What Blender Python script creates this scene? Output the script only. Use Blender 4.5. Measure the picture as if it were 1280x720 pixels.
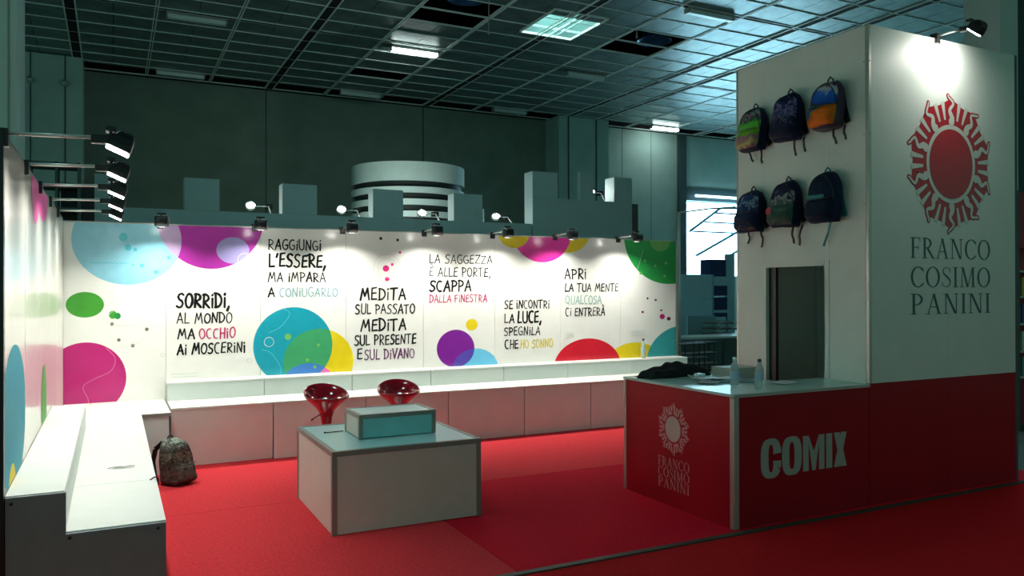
import bpy, bmesh, math, random
from mathutils import Vector, Matrix
random.seed(7)
PI = math.pi
R = math.radians
for o in list(bpy.data.objects):
    bpy.data.objects.remove(o, do_unlink=True)
sc = bpy.context.scene
C = sc.collection

# ------------------------------------------------------------------ camera
cam_d = bpy.data.cameras.new('camera')
cam = bpy.data.objects.new('camera', cam_d)
C.objects.link(cam)
cam_d.sensor_width = 36.0
cam_d.lens = 991.04 / 1280 * 36.0
cam_d.clip_end = 200
_y, _p, _r = R(26.7177), R(0.1713), R(-0.1205)
_f = Vector((math.sin(_y)*math.cos(_p), math.cos(_y)*math.cos(_p), math.sin(_p)))
_rt = Vector((math.cos(_y), -math.sin(_y), 0))
_up = _rt.cross(_f)
_rt2 = math.cos(_r)*_rt + math.sin(_r)*_up
_up2 = -math.sin(_r)*_rt + math.cos(_r)*_up
cam.matrix_world = Matrix(((_rt2.x, _up2.x, -_f.x, 0), (_rt2.y, _up2.y, -_f.y, 0), (_rt2.z, _up2.z, -_f.z, 1.65), (0, 0, 0, 1)))
sc.camera = cam

# ------------------------------------------------------------------ world, exposure, big lights
W = bpy.data.worlds.new('world')
sc.world = W
W.use_nodes = True
W.node_tree.nodes['Background'].inputs[0].default_value = (0.25, 0.62, 0.52, 1)
W.node_tree.nodes['Background'].inputs[1].default_value = 0.34
sc.view_settings.view_transform = 'Standard'
sc.view_settings.look = 'None'
sc.view_settings.gamma = 1
sc.view_settings.use_curve_mapping = False
sc.view_settings.exposure = 0.42

LAMP_W = 9.0          # watts of one arm spotlight
SKY_W = 55.0          # watts of one skylight
WIN_E = 11.0           # emission of the hall window
WARM = (1.0, 0.97, 0.88)
TEAL = (0.55, 0.95, 0.92)

def area(name, loc, direction, sx, sy, watts, color, spread=180, parent=None):
    d = bpy.data.lights.new(name, 'AREA')
    d.shape = 'RECTANGLE'; d.size = sx; d.size_y = sy
    d.energy = watts; d.color = color; d.spread = R(spread)
    o = bpy.data.objects.new(name, d); C.objects.link(o)
    o.rotation_euler = Vector(direction).to_track_quat('-Z', 'Y').to_euler()
    o.location = loc
    if parent: o.parent = parent
    return o

SKYLIGHTS = [(-0.86, 5.6), (9.65, 5.6), (9.65, 16.4), (3.4, 11.0), (-0.86, 16.4)]  # those out of view are added to light stand, battlements and drum
for sx_, sy_ in SKYLIGHTS:
    area('skylight_glow', (sx_, sy_, 9.22), (0, 0, -1), .88, 1.0, SKY_W*1.5, TEAL)

# ------------------------------------------------------------------ materials
MATS = {}
def _nodes(name):
    m = bpy.data.materials.new(name); m.use_nodes = True
    nt = m.node_tree
    return m, nt, nt.nodes['Principled BSDF']

def mat(name, col, rough=0.5, metal=0.0, var=0.06, scale=8.0, bump=0.0, bscale=60.0, spec=0.5, coat=0.0, detail=4):
    """plain procedural material: noise-varied colour plus optional noise bump"""
    if name in MATS: return MATS[name]
    m, nt, b = _nodes(name)
    tc = nt.nodes.new('ShaderNodeTexCoord')
    n = nt.nodes.new('ShaderNodeTexNoise'); n.inputs['Scale'].default_value = scale; n.inputs['Detail'].default_value = detail
    nt.links.new(tc.outputs['Object'], n.inputs['Vector'])
    r = nt.nodes.new('ShaderNodeValToRGB')
    lo = [max(0, c*(1-var)) for c in col]; hi = [min(1, c*(1+var)) for c in col]
    r.color_ramp.elements[0].position = 0.3; r.color_ramp.elements[1].position = 0.7
    r.color_ramp.elements[0].color = (*lo, 1); r.color_ramp.elements[1].color = (*hi, 1)
    nt.links.new(n.outputs['Fac'], r.inputs[0]); nt.links.new(r.outputs[0], b.inputs['Base Color'])
    b.inputs['Roughness'].default_value = rough; b.inputs['Metallic'].default_value = metal
    b.inputs['Specular IOR Level'].default_value = spec
    b.inputs['Coat Weight'].default_value = coat
    b.inputs['Coat Roughness'].default_value = 0.08
    if bump:
        n2 = nt.nodes.new('ShaderNodeTexNoise'); n2.inputs['Scale'].default_value = bscale; n2.inputs['Detail'].default_value = 3
        nt.links.new(tc.outputs['Object'], n2.inputs['Vector'])
        bp = nt.nodes.new('ShaderNodeBump'); bp.inputs['Strength'].default_value = bump; bp.inputs['Distance'].default_value = 0.01
        nt.links.new(n2.outputs['Fac'], bp.inputs['Height']); nt.links.new(bp.outputs[0], b.inputs['Normal'])
    MATS[name] = m
    return m

def emat(name, col, strength):
    m, nt, b = _nodes(name)
    b.inputs['Base Color'].default_value = (*col, 1)
    b.inputs['Emission Color'].default_value = (*col, 1)
    b.inputs['Emission Strength'].default_value = strength
    return m

def glassmat(name, col, rough=0.03):
    m, nt, b = _nodes(name)
    b.inputs['Base Color'].default_value = (*col, 1); b.inputs['Transmission Weight'].default_value = 0.6
    b.inputs['Roughness'].default_value = rough; b.inputs['IOR'].default_value = 1.25
    return m

def packmat(name, stops, noise=0.35, scale=9.0, h=0.42, xs=0.0, rough=0.6):
    """printed cloth: height (plus side position) warped by noise picks one of several colours"""
    m, nt, b = _nodes(name)
    tc = nt.nodes.new('ShaderNodeTexCoord')
    sp = nt.nodes.new('ShaderNodeSeparateXYZ'); nt.links.new(tc.outputs['Object'], sp.inputs[0])
    n = nt.nodes.new('ShaderNodeTexNoise'); n.inputs['Scale'].default_value = scale; n.inputs['Detail'].default_value = 5
    n.inputs['Distortion'].default_value = 1.2
    nt.links.new(tc.outputs['Object'], n.inputs['Vector'])
    def mth(op, a, bb):
        q = nt.nodes.new('ShaderNodeMath'); q.operation = op
        for i, v in enumerate((a, bb)):
            if isinstance(v, (int, float)): q.inputs[i].default_value = v
            else: nt.links.new(v, q.inputs[i])
        return q.outputs[0]
    v = mth('MULTIPLY', sp.outputs['Z'], 1/h)
    v = mth('ADD', v, mth('MULTIPLY', mth('SUBTRACT', n.outputs['Fac'], 0.5), noise*2))
    v = mth('ADD', v, mth('MULTIPLY', sp.outputs['Y'], xs))
    r = nt.nodes.new('ShaderNodeValToRGB'); cr = r.color_ramp
    while len(cr.elements) < len(stops): cr.elements.new(0.5)
    for e, (p, c) in zip(cr.elements, sorted(stops, key=lambda s: s[0])):
        e.position = p; e.color = (*c, 1)
    nt.links.new(v, r.inputs[0]); nt.links.new(r.outputs[0], b.inputs['Base Color'])
    b.inputs['Roughness'].default_value = rough; b.inputs['Specular IOR Level'].default_value = 0.15
    w = nt.nodes.new('ShaderNodeTexNoise'); w.inputs['Scale'].default_value = 22
    nt.links.new(tc.outputs['Object'], w.inputs['Vector'])
    bp = nt.nodes.new('ShaderNodeBump'); bp.inputs['Strength'].default_value = 0.5; bp.inputs['Distance'].default_value = 0.02
    nt.links.new(w.outputs['Fac'], bp.inputs['Height']); nt.links.new(bp.outputs[0], b.inputs['Normal'])
    return m

M = dict(
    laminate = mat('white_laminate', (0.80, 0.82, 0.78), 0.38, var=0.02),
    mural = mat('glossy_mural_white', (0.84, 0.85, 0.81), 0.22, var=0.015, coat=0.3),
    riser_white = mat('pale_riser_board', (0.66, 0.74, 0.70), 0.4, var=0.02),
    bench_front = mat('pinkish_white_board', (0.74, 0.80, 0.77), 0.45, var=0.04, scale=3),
    charcoal = mat('charcoal_board', (0.23, 0.26, 0.28), 0.5, var=0.08),
    tower_white = mat('tower_board', (0.74, 0.81, 0.76), 0.5, var=0.03, scale=3),
    red_board = mat('red_board', (0.40, 0.006, 0.016), 0.4, var=0.06, scale=3, spec=0.2),
    alu = mat('brushed_aluminium', (0.50, 0.50, 0.46), 0.38, metal=0.7, var=0.06),
    taupe = mat('taupe_edge_profile', (0.27, 0.27, 0.25), 0.4, metal=0.3, var=0.05),
    teal_top = mat('pale_teal_laminate', (0.50, 0.80, 0.82), 0.28, var=0.03),
    teal_front = mat('teal_laminate', (0.26, 0.66, 0.70), 0.35, var=0.04),
    table_white = mat('off_white_board', (0.62, 0.62, 0.57), 0.5, var=0.03, bump=0.1, bscale=150),
    black = mat('black_enamel', (0.012, 0.013, 0.014), 0.35, var=0.2),
    rod = mat('polished_steel_rod', (0.78, 0.80, 0.77), 0.3, metal=0.3, var=0.03),
    red_gloss = mat('glossy_red_plastic', (0.36, 0.004, 0.018), 0.12, var=0.04, coat=0.8),
    chrome = mat('chrome', (0.75, 0.76, 0.76), 0.1, metal=1, var=0.02),
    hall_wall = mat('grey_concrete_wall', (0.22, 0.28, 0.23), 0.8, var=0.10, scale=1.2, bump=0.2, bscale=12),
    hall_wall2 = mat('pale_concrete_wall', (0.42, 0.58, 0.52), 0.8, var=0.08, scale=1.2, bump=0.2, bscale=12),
    hall_dark = mat('dark_steel_column', (0.05, 0.09, 0.09), 0.5, var=0.1),
    hall_floor = mat('hall_concrete_floor', (0.12, 0.14, 0.13), 0.5, var=0.15, scale=2),
    castle = mat('grey_green_board', (0.40, 0.54, 0.56), 0.6, var=0.04, scale=2),
    ceil_panel = mat('dull_metal_ceiling', (0.16, 0.23, 0.22), 0.40, metal=0.45, var=0.25, scale=2.5, bump=0.15, bscale=25),
    ceil_bar = mat('pale_ceiling_bar', (0.78, 0.86, 0.82), 0.4, metal=0.0, var=0.06),
    void = mat('ceiling_void_black', (0.004, 0.005, 0.005), 0.9, var=0.2),
    cyl_white = mat('white_band', (0.55, 0.64, 0.60), 0.5, var=0.03),
    cyl_black = mat('black_band', (0.008, 0.012, 0.012), 0.5, var=0.1),
    ink = mat('black_ink', (0.010, 0.010, 0.010), 0.8, var=0.1, spec=0.1),
    blue_box = mat('deep_blue_board', (0.01, 0.045, 0.16), 0.5, var=0.1),
    steel_blue = mat('blue_grey_beam', (0.30, 0.55, 0.75), 0.5, var=0.1),
    white = mat('plain_white', (0.8, 0.8, 0.8), 0.5, var=0.02),
)
def flat(name, col, rough=0.3, coat=0.12): return mat(name, col, rough, var=0.04, scale=12, coat=coat)

# ------------------------------------------------------------------ mesh builder
class MB:
    def __init__(s, flat=None): s.v = []; s.f = []; s.flat = Vector(flat) if flat else None; s.k = 0
    def add(s, vs, fs):
        if s.flat:      # overlapping vinyl pieces of one lettering are stacked by a hair
            s.k = (s.k+1) % 9; vs = [Vector(v)+s.flat*(s.k*6e-5) for v in vs]
        n = len(s.v); s.v += [tuple(v) for v in vs]; s.f += [tuple(i+n for i in f) for f in fs]; return s
    def box(s, x0, x1, y0, y1, z0, z1):
        vs = [(x, y, z) for x in (x0, x1) for y in (y0, y1) for z in (z0, z1)]
        return s.add(vs, [(0, 1, 3, 2), (4, 6, 7, 5), (0, 4, 5, 1), (2, 3, 7, 6), (0, 2, 6, 4), (1, 5, 7, 3)])
    def bar(s, a, b, w, h=None, up=(0, 0, 1)):
        """rectangular bar from a to b"""
        h = h or w; a = Vector(a); b = Vector(b); d = (b-a).normalized(); u = Vector(up)
        if abs(d.dot(u)) > 0.95: u = Vector((1, 0, 0))
        sd = d.cross(u).normalized(); u = sd.cross(d)
        vs = [p + sd*i*w/2 + u*j*h/2 for p in (a, b) for i, j in ((-1, -1), (1, -1), (1, 1), (-1, 1))]
        return s.add(vs, [(3, 2, 1, 0), (4, 5, 6, 7), (0, 1, 5, 4), (1, 2, 6, 5), (2, 3, 7, 6), (3, 0, 4, 7)])
    def tube(s, pts, r, n=8, caps=True):
        pts = [Vector(p) for p in pts]; rs = r if isinstance(r, (list, tuple)) else [r]*len(pts)
        base = len(s.v); prev = None
        for i, p in enumerate(pts):
            d = (pts[min(i+1, len(pts)-1)] - pts[max(i-1, 0)]).normalized()
            if prev is None:
                u = Vector((0, 0, 1)) if abs(d.z) < 0.9 else Vector((1, 0, 0))
            else: u = prev
            sd = d.cross(u).normalized(); u = sd.cross(d).normalized(); prev = u
            for k in range(n):
                a = 2*PI*k/n; s.v.append(tuple(p + (sd*math.cos(a) + u*math.sin(a))*rs[i]))
        for i in range(len(pts)-1):
            for k in range(n):
                a = base+i*n+k; b = base+i*n+(k+1) % n; s.f.append((a, b, b+n, a+n))
        if caps:
            s.f.append(tuple(base+k for k in reversed(range(n)))); s.f.append(tuple(base+(len(pts)-1)*n+k for k in range(n)))
        return s
    def lathe(s, prof, n=32, c=(0, 0, 0), caps=True):
        base = len(s.v)
        for r, z in prof:
            for k in range(n):
                a = 2*PI*k/n; s.v.append((c[0]+r*math.cos(a), c[1]+r*math.sin(a), c[2]+z))
        for i in range(len(prof)-1):
            for k in range(n):
                a = base+i*n+k; b = base+i*n+(k+1) % n; s.f.append((a, b, b+n, a+n))
        if caps:
            s.f.append(tuple(base+k for k in reversed(range(n)))); s.f.append(tuple(base+(len(prof)-1)*n+k for k in range(n)))
        return s
    def prism(s, poly, a, b, axis='y'):
        """extrude 2D polygon (u,w) along axis between a and b"""
        def P(u, w, t): return {'y': (u, t, w), 'x': (t, u, w), 'z': (u, w, t)}[axis]
        n = len(poly)
        vs = [P(u, w, a) for u, w in poly] + [P(u, w, b) for u, w in poly]
        return s.add(vs, [tuple(range(n)), tuple(reversed(range(n, 2*n)))] + [(i, i+n, (i+1) % n+n, (i+1) % n) for i in range(n)])
    def rings(s, rings, caps=True):
        base = len(s.v); n = len(rings[0])
        for r in rings: s.v += [tuple(p) for p in r]
        for i in range(len(rings)-1):
            for k in range(n):
                a = base+i*n+k; b = base+i*n+(k+1) % n; s.f.append((a, b, b+n, a+n))
        if caps:
            s.f.append(tuple(base+k for k in reversed(range(n)))); s.f.append(tuple(base+(len(rings)-1)*n+k for k in range(n)))
        return s
    def build(s, name, m, parent=None, smooth=False, bevel=0.0, loc=None):
        me = bpy.data.meshes.new(name); me.from_pydata(s.v, [], s.f); me.validate(); me.update()
        bm = bmesh.new(); bm.from_mesh(me); bmesh.ops.recalc_face_normals(bm, faces=bm.faces)
        bm.to_mesh(me); bm.free()
        me.materials.append(m)
        if smooth:
            for p in me.polygons: p.use_smooth = True
        o = bpy.data.objects.new(name, me); C.objects.link(o)
        if parent: o.parent = parent
        if loc: o.location = loc
        if bevel:
            md = o.modifiers.new('bevel', 'BEVEL'); md.width = bevel; md.segments = 2; md.limit_method = 'ANGLE'
        return o

def tag(o, label=None, cat=None, group=None, kind=None):
    if label: o['label'] = label
    if cat: o['category'] = cat
    if group: o['group'] = group
    if kind: o['kind'] = kind
    return o
def thing(name, label, cat, loc=(0, 0, 0), rz=0, group=None, kind=None):
    o = bpy.data.objects.new(name, None); C.objects.link(o)
    o.empty_display_size = 0.1
    o.location = loc; o.rotation_euler = (0, 0, rz)
    return tag(o, label, cat, group, kind)
def copy_tree(o, parent=None):
    c = o.copy(); C.objects.link(c)
    if parent: c.parent = parent
    for ch in [q for q in bpy.data.objects if q.parent == o]: copy_tree(ch, c)
    return c

# ------------------------------------------------------------------ lettering (own stroke and serif alphabets, flat print)
def arc(cx, cy, rx, ry, a0, a1, n=10):
    return [(cx+rx*math.cos(R(a0+(a1-a0)*i/n)), cy+ry*math.sin(R(a0+(a1-a0)*i/n))) for i in range(n+1)]
HAND = {  # width, strokes in a box 1 high
 'A': (.62, [[(.02, 0), (.33, 1), (.58, .02)], [(.12, .36), (.52, .38)]]),
 'C': (.56, [arc(.33, .5, .29, .5, 60, 290)]),
 'D': (.58, [[(.08, .02), (.06, .98)], [(.0, .97)]+arc(.08, .5, .46, .48, 85, -85)+[(.02, .02)]]),
 'E': (.50, [[(.46, .98), (.1, .93), (.05, .04), (.46, .06)], [(.08, .52), (.42, .55)]]),
 'F': (.50, [[(.48, .97), (.1, .93), (.06, .0)], [(.08, .52), (.42, .55)]]),
 'G': (.60, [arc(.34, .5, .31, .5, 60, 275)+[(.55, .12), (.56, .44), (.34, .44)]]),
 'H': (.58, [[(.07, 0), (.1, 1)], [(.5, .02), (.53, 1)], [(.08, .48), (.52, .52)]]),
 'i': (.20, [[(.10, .0), (.11, .64)], [(.10, .86), (.12, .92)]]),
 'L': (.46, [[(.10, 1), (.05, .03), (.44, .06)]]),
 'M': (.78, [[(.02, 0), (.22, .98), (.38, .32), (.62, 1), (.72, .02)]]),
 'N': (.62, [[(.06, 0), (.10, .97), (.50, .04), (.56, 1)]]),
 'O': (.60, [arc(.30, .5, .27, .48, 80, 450, 16)]),
 'P': (.54, [[(.08, 0), (.10, .97)], [(.02, .93)]+arc(.12, .70, .38, .27, 85, -85)+[(.08, .42)]]),
 'Q': (.70, [arc(.32, .52, .29, .46, 80, 450, 16), [(.30, .14), (.62, -.06)]]),
 'R': (.58, [[(.08, 0), (.10, .97)], [(.02, .93)]+arc(.12, .71, .36, .26, 85, -85)+[(.10, .44), (.54, .0)]]),
 'S': (.54, [[(.50, .90), (.36, 1), (.16, .94), (.08, .76), (.18, .58), (.38, .47), (.48, .28), (.38, .07), (.18, .0), (.02, .10)]]),
 'T': (.60, [[(.0, .95), (.58, .99)], [(.29, .96), (.26, .0)]]),
 'U': (.58, [[(.06, 1), (.05, .35)]+arc(.29, .28, .24, .28, 180, 350, 8)+[(.54, 1)]]),
 'V': (.56, [[(.02, 1), (.28, .02), (.56, 1)]]),
 'Z': (.60, [[(.05, .92), (.56, .97), (.03, .05), (.58, .04)]]),
 "'": (.18, [[(.14, 1.02), (.05, .76)]]),
 ',': (.20, [[(.14, .08), (.03, -.22)]]),
 ' ': (.30, []),
}
HAND['Á'] = (.62, HAND['A'][1]+[[(.50, 1.34), (.38, 1.1)]])
HAND['À'] = (.62, HAND['A'][1]+[[(.24, 1.3), (.36, 1.08)]])
HAND['È'] = (.50, HAND['E'][1]+[[(.2, 1.32), (.32, 1.1)]])

def ribbon(mb, pts, w, P):
    """flat stroke through 2D pts with round joins; P maps 2D to 3D; w is width or list"""
    ws = w if isinstance(w, (list, tuple)) else [w]*len(pts)
    for i in range(len(pts)-1):
        a = Vector(pts[i]); b = Vector(pts[i+1]); d = b-a
        if d.length < 1e-6: continue
        n = Vector((-d.y, d.x)).normalized()
        q = [a+n*ws[i]/2, a-n*ws[i]/2, b-n*ws[i+1]/2, b+n*ws[i+1]/2]
        mb.add([P(*v) for v in q], [(0, 1, 2, 3)])
    for p, ww in zip(pts, ws):
        mb.add([P(p[0]+ww/2*math.cos(k*PI/4), p[1]+ww/2*math.sin(k*PI/4)) for k in range(8)], [tuple(range(8))])

def hand_text(mb, text, x0, x1, zb, h, weight, P, rnd):
    track = .11
    tot = sum(HAND[c][0]+track for c in text)-track
    sx = (x1-x0)/tot
    x = x0
    for c in text:
        w, st = HAND[c]
        k = .9+rnd.random()*.12; dz = rnd.uniform(-.03, .03)*h; tilt = rnd.uniform(-.03, .05); lw = h*.118*weight*rnd.uniform(.85, 1.2)
        for s_ in st:
            pts = [(x+px*sx+py*h*tilt, zb+dz+py*h*k) for px, py in s_]
            ws = [lw*rnd.uniform(.8, 1.15) for _ in pts]
            ribbon(mb, pts, ws, P)
        x += (w+track)*sx

def ellseg(cx, cy, rx, ry, rx2, ry2, a0, a1, n=20):
    """closed ring piece between two ellipses as quads"""
    q = []
    for i in range(n):
        t0 = R(a0+(a1-a0)*i/n); t1 = R(a0+(a1-a0)*(i+1)/n)
        q.append([(cx+rx*math.cos(t0), cy+ry*math.sin(t0)), (cx+rx*math.cos(t1), cy+ry*math.sin(t1)), (cx+rx2*math.cos(t1), cy+ry2*math.sin(t1)), (cx+rx2*math.cos(t0), cy+ry2*math.sin(t0))])
    return q
def _st(x0, y0, x1, y1, w):   # slanted stem with horizontal ends
    return [(x0-w/2, y0), (x0+w/2, y0), (x1+w/2, y1), (x1-w/2, y1)]
def _sf(xc, y, w=.26, t=.035):  # serif slab
    return [(xc-w/2, y), (xc+w/2, y), (xc+w/2, y+t), (xc-w/2, y+t)]
TH, TN = .105, .045
SERIF = {
 'F': (.56, [_st(.15, 0, .15, 1, TH), _sf(.15, 0), _sf(.12, .965, .2), [(.15, .96), (.53, .96), (.53, 1), (.15, 1)], [(.50, .80), (.53, .80), (.53, 1), (.49, 1)], [(.15, .50), (.43, .50), (.43, .54), (.15, .54)], [(.41, .42), (.44, .42), (.44, .62), (.41, .62)]]),
 'R': (.68, [_st(.15, 0, .15, 1, TH), _sf(.15, 0), _sf(.12, .965, .2)]+ellseg(.22, .74, .30, .26, .20, .215, 90, -90, 12)+[[(.15, .955), (.22, .955), (.22, 1), (.15, 1)], [(.15, .48), (.22, .48), (.22, .525), (.15, .525)], _st(.60, 0, .30, .50, TH), _sf(.62, 0, .16)]),
 'A': (.72, [_st(.11, 0, .37, 1, TN), _st(.60, 0, .36, 1, TH), _sf(.11, 0, .2), _sf(.60, 0, .24), [(.20, .33), (.52, .33), (.51, .37), (.21, .37)]]),
 'N': (.76, [_st(.14, 0, .14, 1, TN), _st(.62, 0, .62, 1, TN), _st(.59, 0, .17, 1, TH), _sf(.14, 0, .2), _sf(.11, .965, .2), _sf(.62, .965, .2)]),
 'C': (.70, ellseg(.39, .5, .36, .51, .25, .465, 42, 318, 24)+[[(.63, .72), (.66, .72), (.66, .95), (.63, .9)], [(.63, .12), (.67, .16), (.67, .25), (.64, .22)]]),
 'O': (.76, ellseg(.38, .5, .36, .51, .25, .465, 0, 360, 32)),
 'S': (.54, None),
 'I': (.30, [_st(.15, 0, .15, 1, TH), _sf(.15, 0), _sf(.15, .965)]),
 'M': (.90, [_st(.14, 0, .17, 1, TN), _st(.75, 0, .73, 1, TH), _st(.45, 0, .19, 1, TH), _st(.45, 0, .71, 1, TN), _sf(.14, 0, .2), _sf(.75, 0, .24), _sf(.13, .965, .14), _sf(.77, .965, .14)]),
 'P': (.62, [_st(.15, 0, .15, 1, TH), _sf(.15, 0), _sf(.12, .965, .2)]+ellseg(.24, .72, .31, .28, .21, .235, 90, -90, 12)+[[(.15, .955), (.24, .955), (.24, 1), (.15, 1)], [(.15, .44), (.24, .44), (.24, .485), (.15, .485)]]),
}
def serif_text(mb, text, x0, x1, zb, h, P):
    tr = .05
    tot = sum(SERIF[c][0]+tr for c in text)-tr
    sx = (x1-x0)/tot; x = x0
    for c in text:
        w, polys = SERIF[c]
        if c == 'S':
            pts = [(.45, .86), (.36, .96), (.24, .985), (.13, .92), (.09, .80), (.12, .68), (.24, .57), (.36, .46), (.46, .33), (.46, .18), (.38, .06), (.26, .015), (.14, .05), (.06, .16)]
            wd = [.03, .035, .04, .06, .085, .10, .11, .11, .10, .085, .055, .04, .035, .03]
            ribbon(mb, [(x+a*sx, zb+b*h) for a, b in pts], [q*h*.85 for q in wd], P)
            mb.add([P(x+a*sx, zb+b*h) for a, b in ((.44, .74), (.47, .74), (.47, .98), (.44, .9))], [(0, 1, 2, 3)])
            mb.add([P(x+a*sx, zb+b*h) for a, b in ((.04, .04), (.07, .1), (.07, .27), (.04, .27))], [(0, 1, 2, 3)])
        else:
            for p in polys: mb.add([P(x+a*sx, zb+b*h) for a, b in p], [tuple(range(len(p)))])
        x += (w+tr)*sx
def block_text(mb, x0, x1, z0, h, P):
    """heavy condensed word C O M I X"""
    S = (x1-x0)
    def ring(u0, u1, w0, w1, tx, ty, a0=0, a1=360, n=32):
        cx = (u0+u1)/2; cy = (w0+w1)/2; rx = (u1-u0)/2; ry = (w1-w0)/2
        def sup(a, rx, ry):
            c = math.cos(R(a)); s_ = math.sin(R(a)); e = 2/2.9
            return (cx+rx*math.copysign(abs(c)**e, c), cy+ry*math.copysign(abs(s_)**e, s_))
        for i in range(n):
            A = a0+(a1-a0)*i/n; B = a0+(a1-a0)*(i+1)/n
            q = [sup(A, rx, ry), sup(B, rx, ry), sup(B, rx-tx, ry-ty), sup(A, rx-tx, ry-ty)]
            mb.add([P(x0+a*S, z0+b*h) for a, b in q], [(0, 1, 2, 3)])
    def poly(p): mb.add([P(x0+a*S, z0+b*h) for a, b in p], [tuple(range(len(p)))])
    # C: left side ring plus two terminals that leave a slot on the right
    ring(0, .225, -.06, 1.04, .085, .17, 28, 332)
    poly([(.135, .60), (.225, .62), (.222, .80), (.14, .78)]); poly([(.135, .42), (.225, .40), (.222, .20), (.14, .22)])
    ring(.235, .46, -.05, 1.04, .083, .17)
    # M
    poly([(.475, 0), (.545, 0), (.545, .62), (.575, .10), (.575, 1), (.475, 1)]) if False else None
    poly([(.475, 0), (.541, 0), (.541, 1), (.475, 1)]); poly([(.662, 0), (.728, 0), (.728, 1), (.662, 1)])
    poly([(.541, 1), (.541, .80), (.582, 0), (.602, 0), (.602, .55)]); poly([(.662, 1), (.602, .55), (.602, 0), (.622, 0), (.662, .80)])
    poly([(.748, 0), (.822, 0), (.822, 1), (.748, 1)])
    # X
    poly([(.842, 1), (.914, 1), (1.0, 0), (.926, 0)]); poly([(.842, 0), (.914, 0), (1.0, 1), (.930, 1)])

def clip(poly, xmin, xmax, zmin, zmax):
    def cl(p, f, it):
        out = []
        for i in range(len(p)):
            a, b = p[i-1], p[i]
            if f(b):
                if not f(a): out.append(it(a, b))
                out.append(b)
            elif f(a): out.append(it(a, b))
        return out
    def ix(c): return lambda a, b: (c, a[1]+(b[1]-a[1])*(c-a[0])/(b[0]-a[0]))
    def iz(c): return lambda a, b: (a[0]+(b[0]-a[0])*(c-a[1])/(b[1]-a[1]), c)
    for f, it in ((lambda p: p[0] >= xmin, ix(xmin)), (lambda p: p[0] <= xmax, ix(xmax)), (lambda p: p[1] >= zmin, iz(zmin)), (lambda p: p[1] <= zmax, iz(zmax))):
        if poly: poly = cl(poly, f, it)
    return poly
def clip_convex(poly, other):
    """clip poly by the convex, counter-clockwise polygon other"""
    for i in range(len(other)):
        a, b = other[i-1], other[i]
        side = lambda p: (b[0]-a[0])*(p[1]-a[1])-(b[1]-a[1])*(p[0]-a[0])
        out = []
        for k in range(len(poly)):
            p, q = poly[k-1], poly[k]; sp, sq = side(p), side(q)
            if sq >= 0:
                if sp < 0: t = sp/(sp-sq); out.append((p[0]+(q[0]-p[0])*t, p[1]+(q[1]-p[1])*t))
                out.append(q)
            elif sp >= 0: t = sp/(sp-sq); out.append((p[0]+(q[0]-p[0])*t, p[1]+(q[1]-p[1])*t))
        poly = out
        if not poly: return []
    return poly
def ell(cx, cz, a, b, n=56): return [(cx+a*math.cos(2*PI*k/n), cz+b*math.sin(2*PI*k/n)) for k in range(n)]

# ================================================================== HALL SHELL
rnd = random.Random(3)
fl = MB().box(-12, 30, -6, 40, -0.12, -0.012).build('floor', M['hall_floor'])
tag(fl, 'dark concrete hall floor around and beyond the red stand', 'floor', kind='structure')

WY = 25.9
def S(name, label, cat='wall', loc=(0, 0, 0)): return thing(name, label, cat, loc, kind='structure')
wr = S('wall_rear', 'tall dark green-grey concrete hall wall behind the mural')
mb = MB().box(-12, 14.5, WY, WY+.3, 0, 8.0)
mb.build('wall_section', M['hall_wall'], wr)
for x in (-5.6, 4.33, 9.6):                       # recessed joint strips
    MB().box(x-.02, x+.02, WY-.012, WY, 0, 8.0).build('joint_strip', M['hall_dark'], wr)
ws = S('wall_right', 'paler green hall wall around the bright doorway window at right')
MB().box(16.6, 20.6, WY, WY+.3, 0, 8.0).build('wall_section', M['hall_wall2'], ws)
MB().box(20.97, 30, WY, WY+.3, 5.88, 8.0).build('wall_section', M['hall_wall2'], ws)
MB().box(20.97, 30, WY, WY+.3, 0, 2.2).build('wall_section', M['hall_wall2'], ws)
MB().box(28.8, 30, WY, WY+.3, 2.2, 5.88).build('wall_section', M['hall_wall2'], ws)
MB().box(20.6, 20.97, WY-.15, WY+.3, 0, 8.0).build('column', M['hall_dark'], ws)
MB().box(20.97, 28.8, WY-.06, WY+.3, 5.34, 5.88).build('lintel', M['hall_dark'], ws)
MB().box(29.7, 30, -6, WY, 0, 8.0).build('wall_section', M['hall_wall2'], ws)
for x in (17.9, 19.3):
    MB().box(x-.012, x+.012, WY-.008, WY, 0, 8.0).build('joint_strip', M['hall_wall'], ws)


win = S('window_1', 'large blown-out bright hall window crossed by slanting beams', 'window')
pane_m = emat('daylight_glass', (0.46, 0.84, 1.0), WIN_E)
xs = [21.05, 22.9, 24.8, 26.7, 28.7]
for a, b in zip(xs[:-1], xs[1:]):
    MB().box(a, b, WY+.12, WY+.16, 2.25, 5.30).build('pane', pane_m, win)
for x in (20.99, 28.76):
    MB().box(x-.05, x+.05, WY-.02, WY+.14, 2.2, 5.34).build('frame', M['steel_blue'], win)
for a, b in (((21.0, 25.6, 4.05), (22.6, 25.6, 5.05)), ((21.3, 25.6, 3.05), (24.4, 25.6, 4.5)), ((22.9, 25.6, 3.0), (25.5, 25.6, 4.2)), ((22.6, 25.6, 5.05), (26, 25.6, 5.2))):
    MB().bar(a, b, .09, .10).build('slanting_beam', M['steel_blue'], win)
for z in (4.05, 4.45, 4.85):
    MB().box(21.2+(z-4.05)*1.5, 28.7, 25.62, 25.68, z-.035, z+.035).build('cross_beam', M['steel_blue'], win)
MB().box(21.3, 28.7, 25.55, 25.62, 5.47, 5.56).build('light_strip', emat('strip_light', (.6, .85, 1), 2.5), win)

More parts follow.
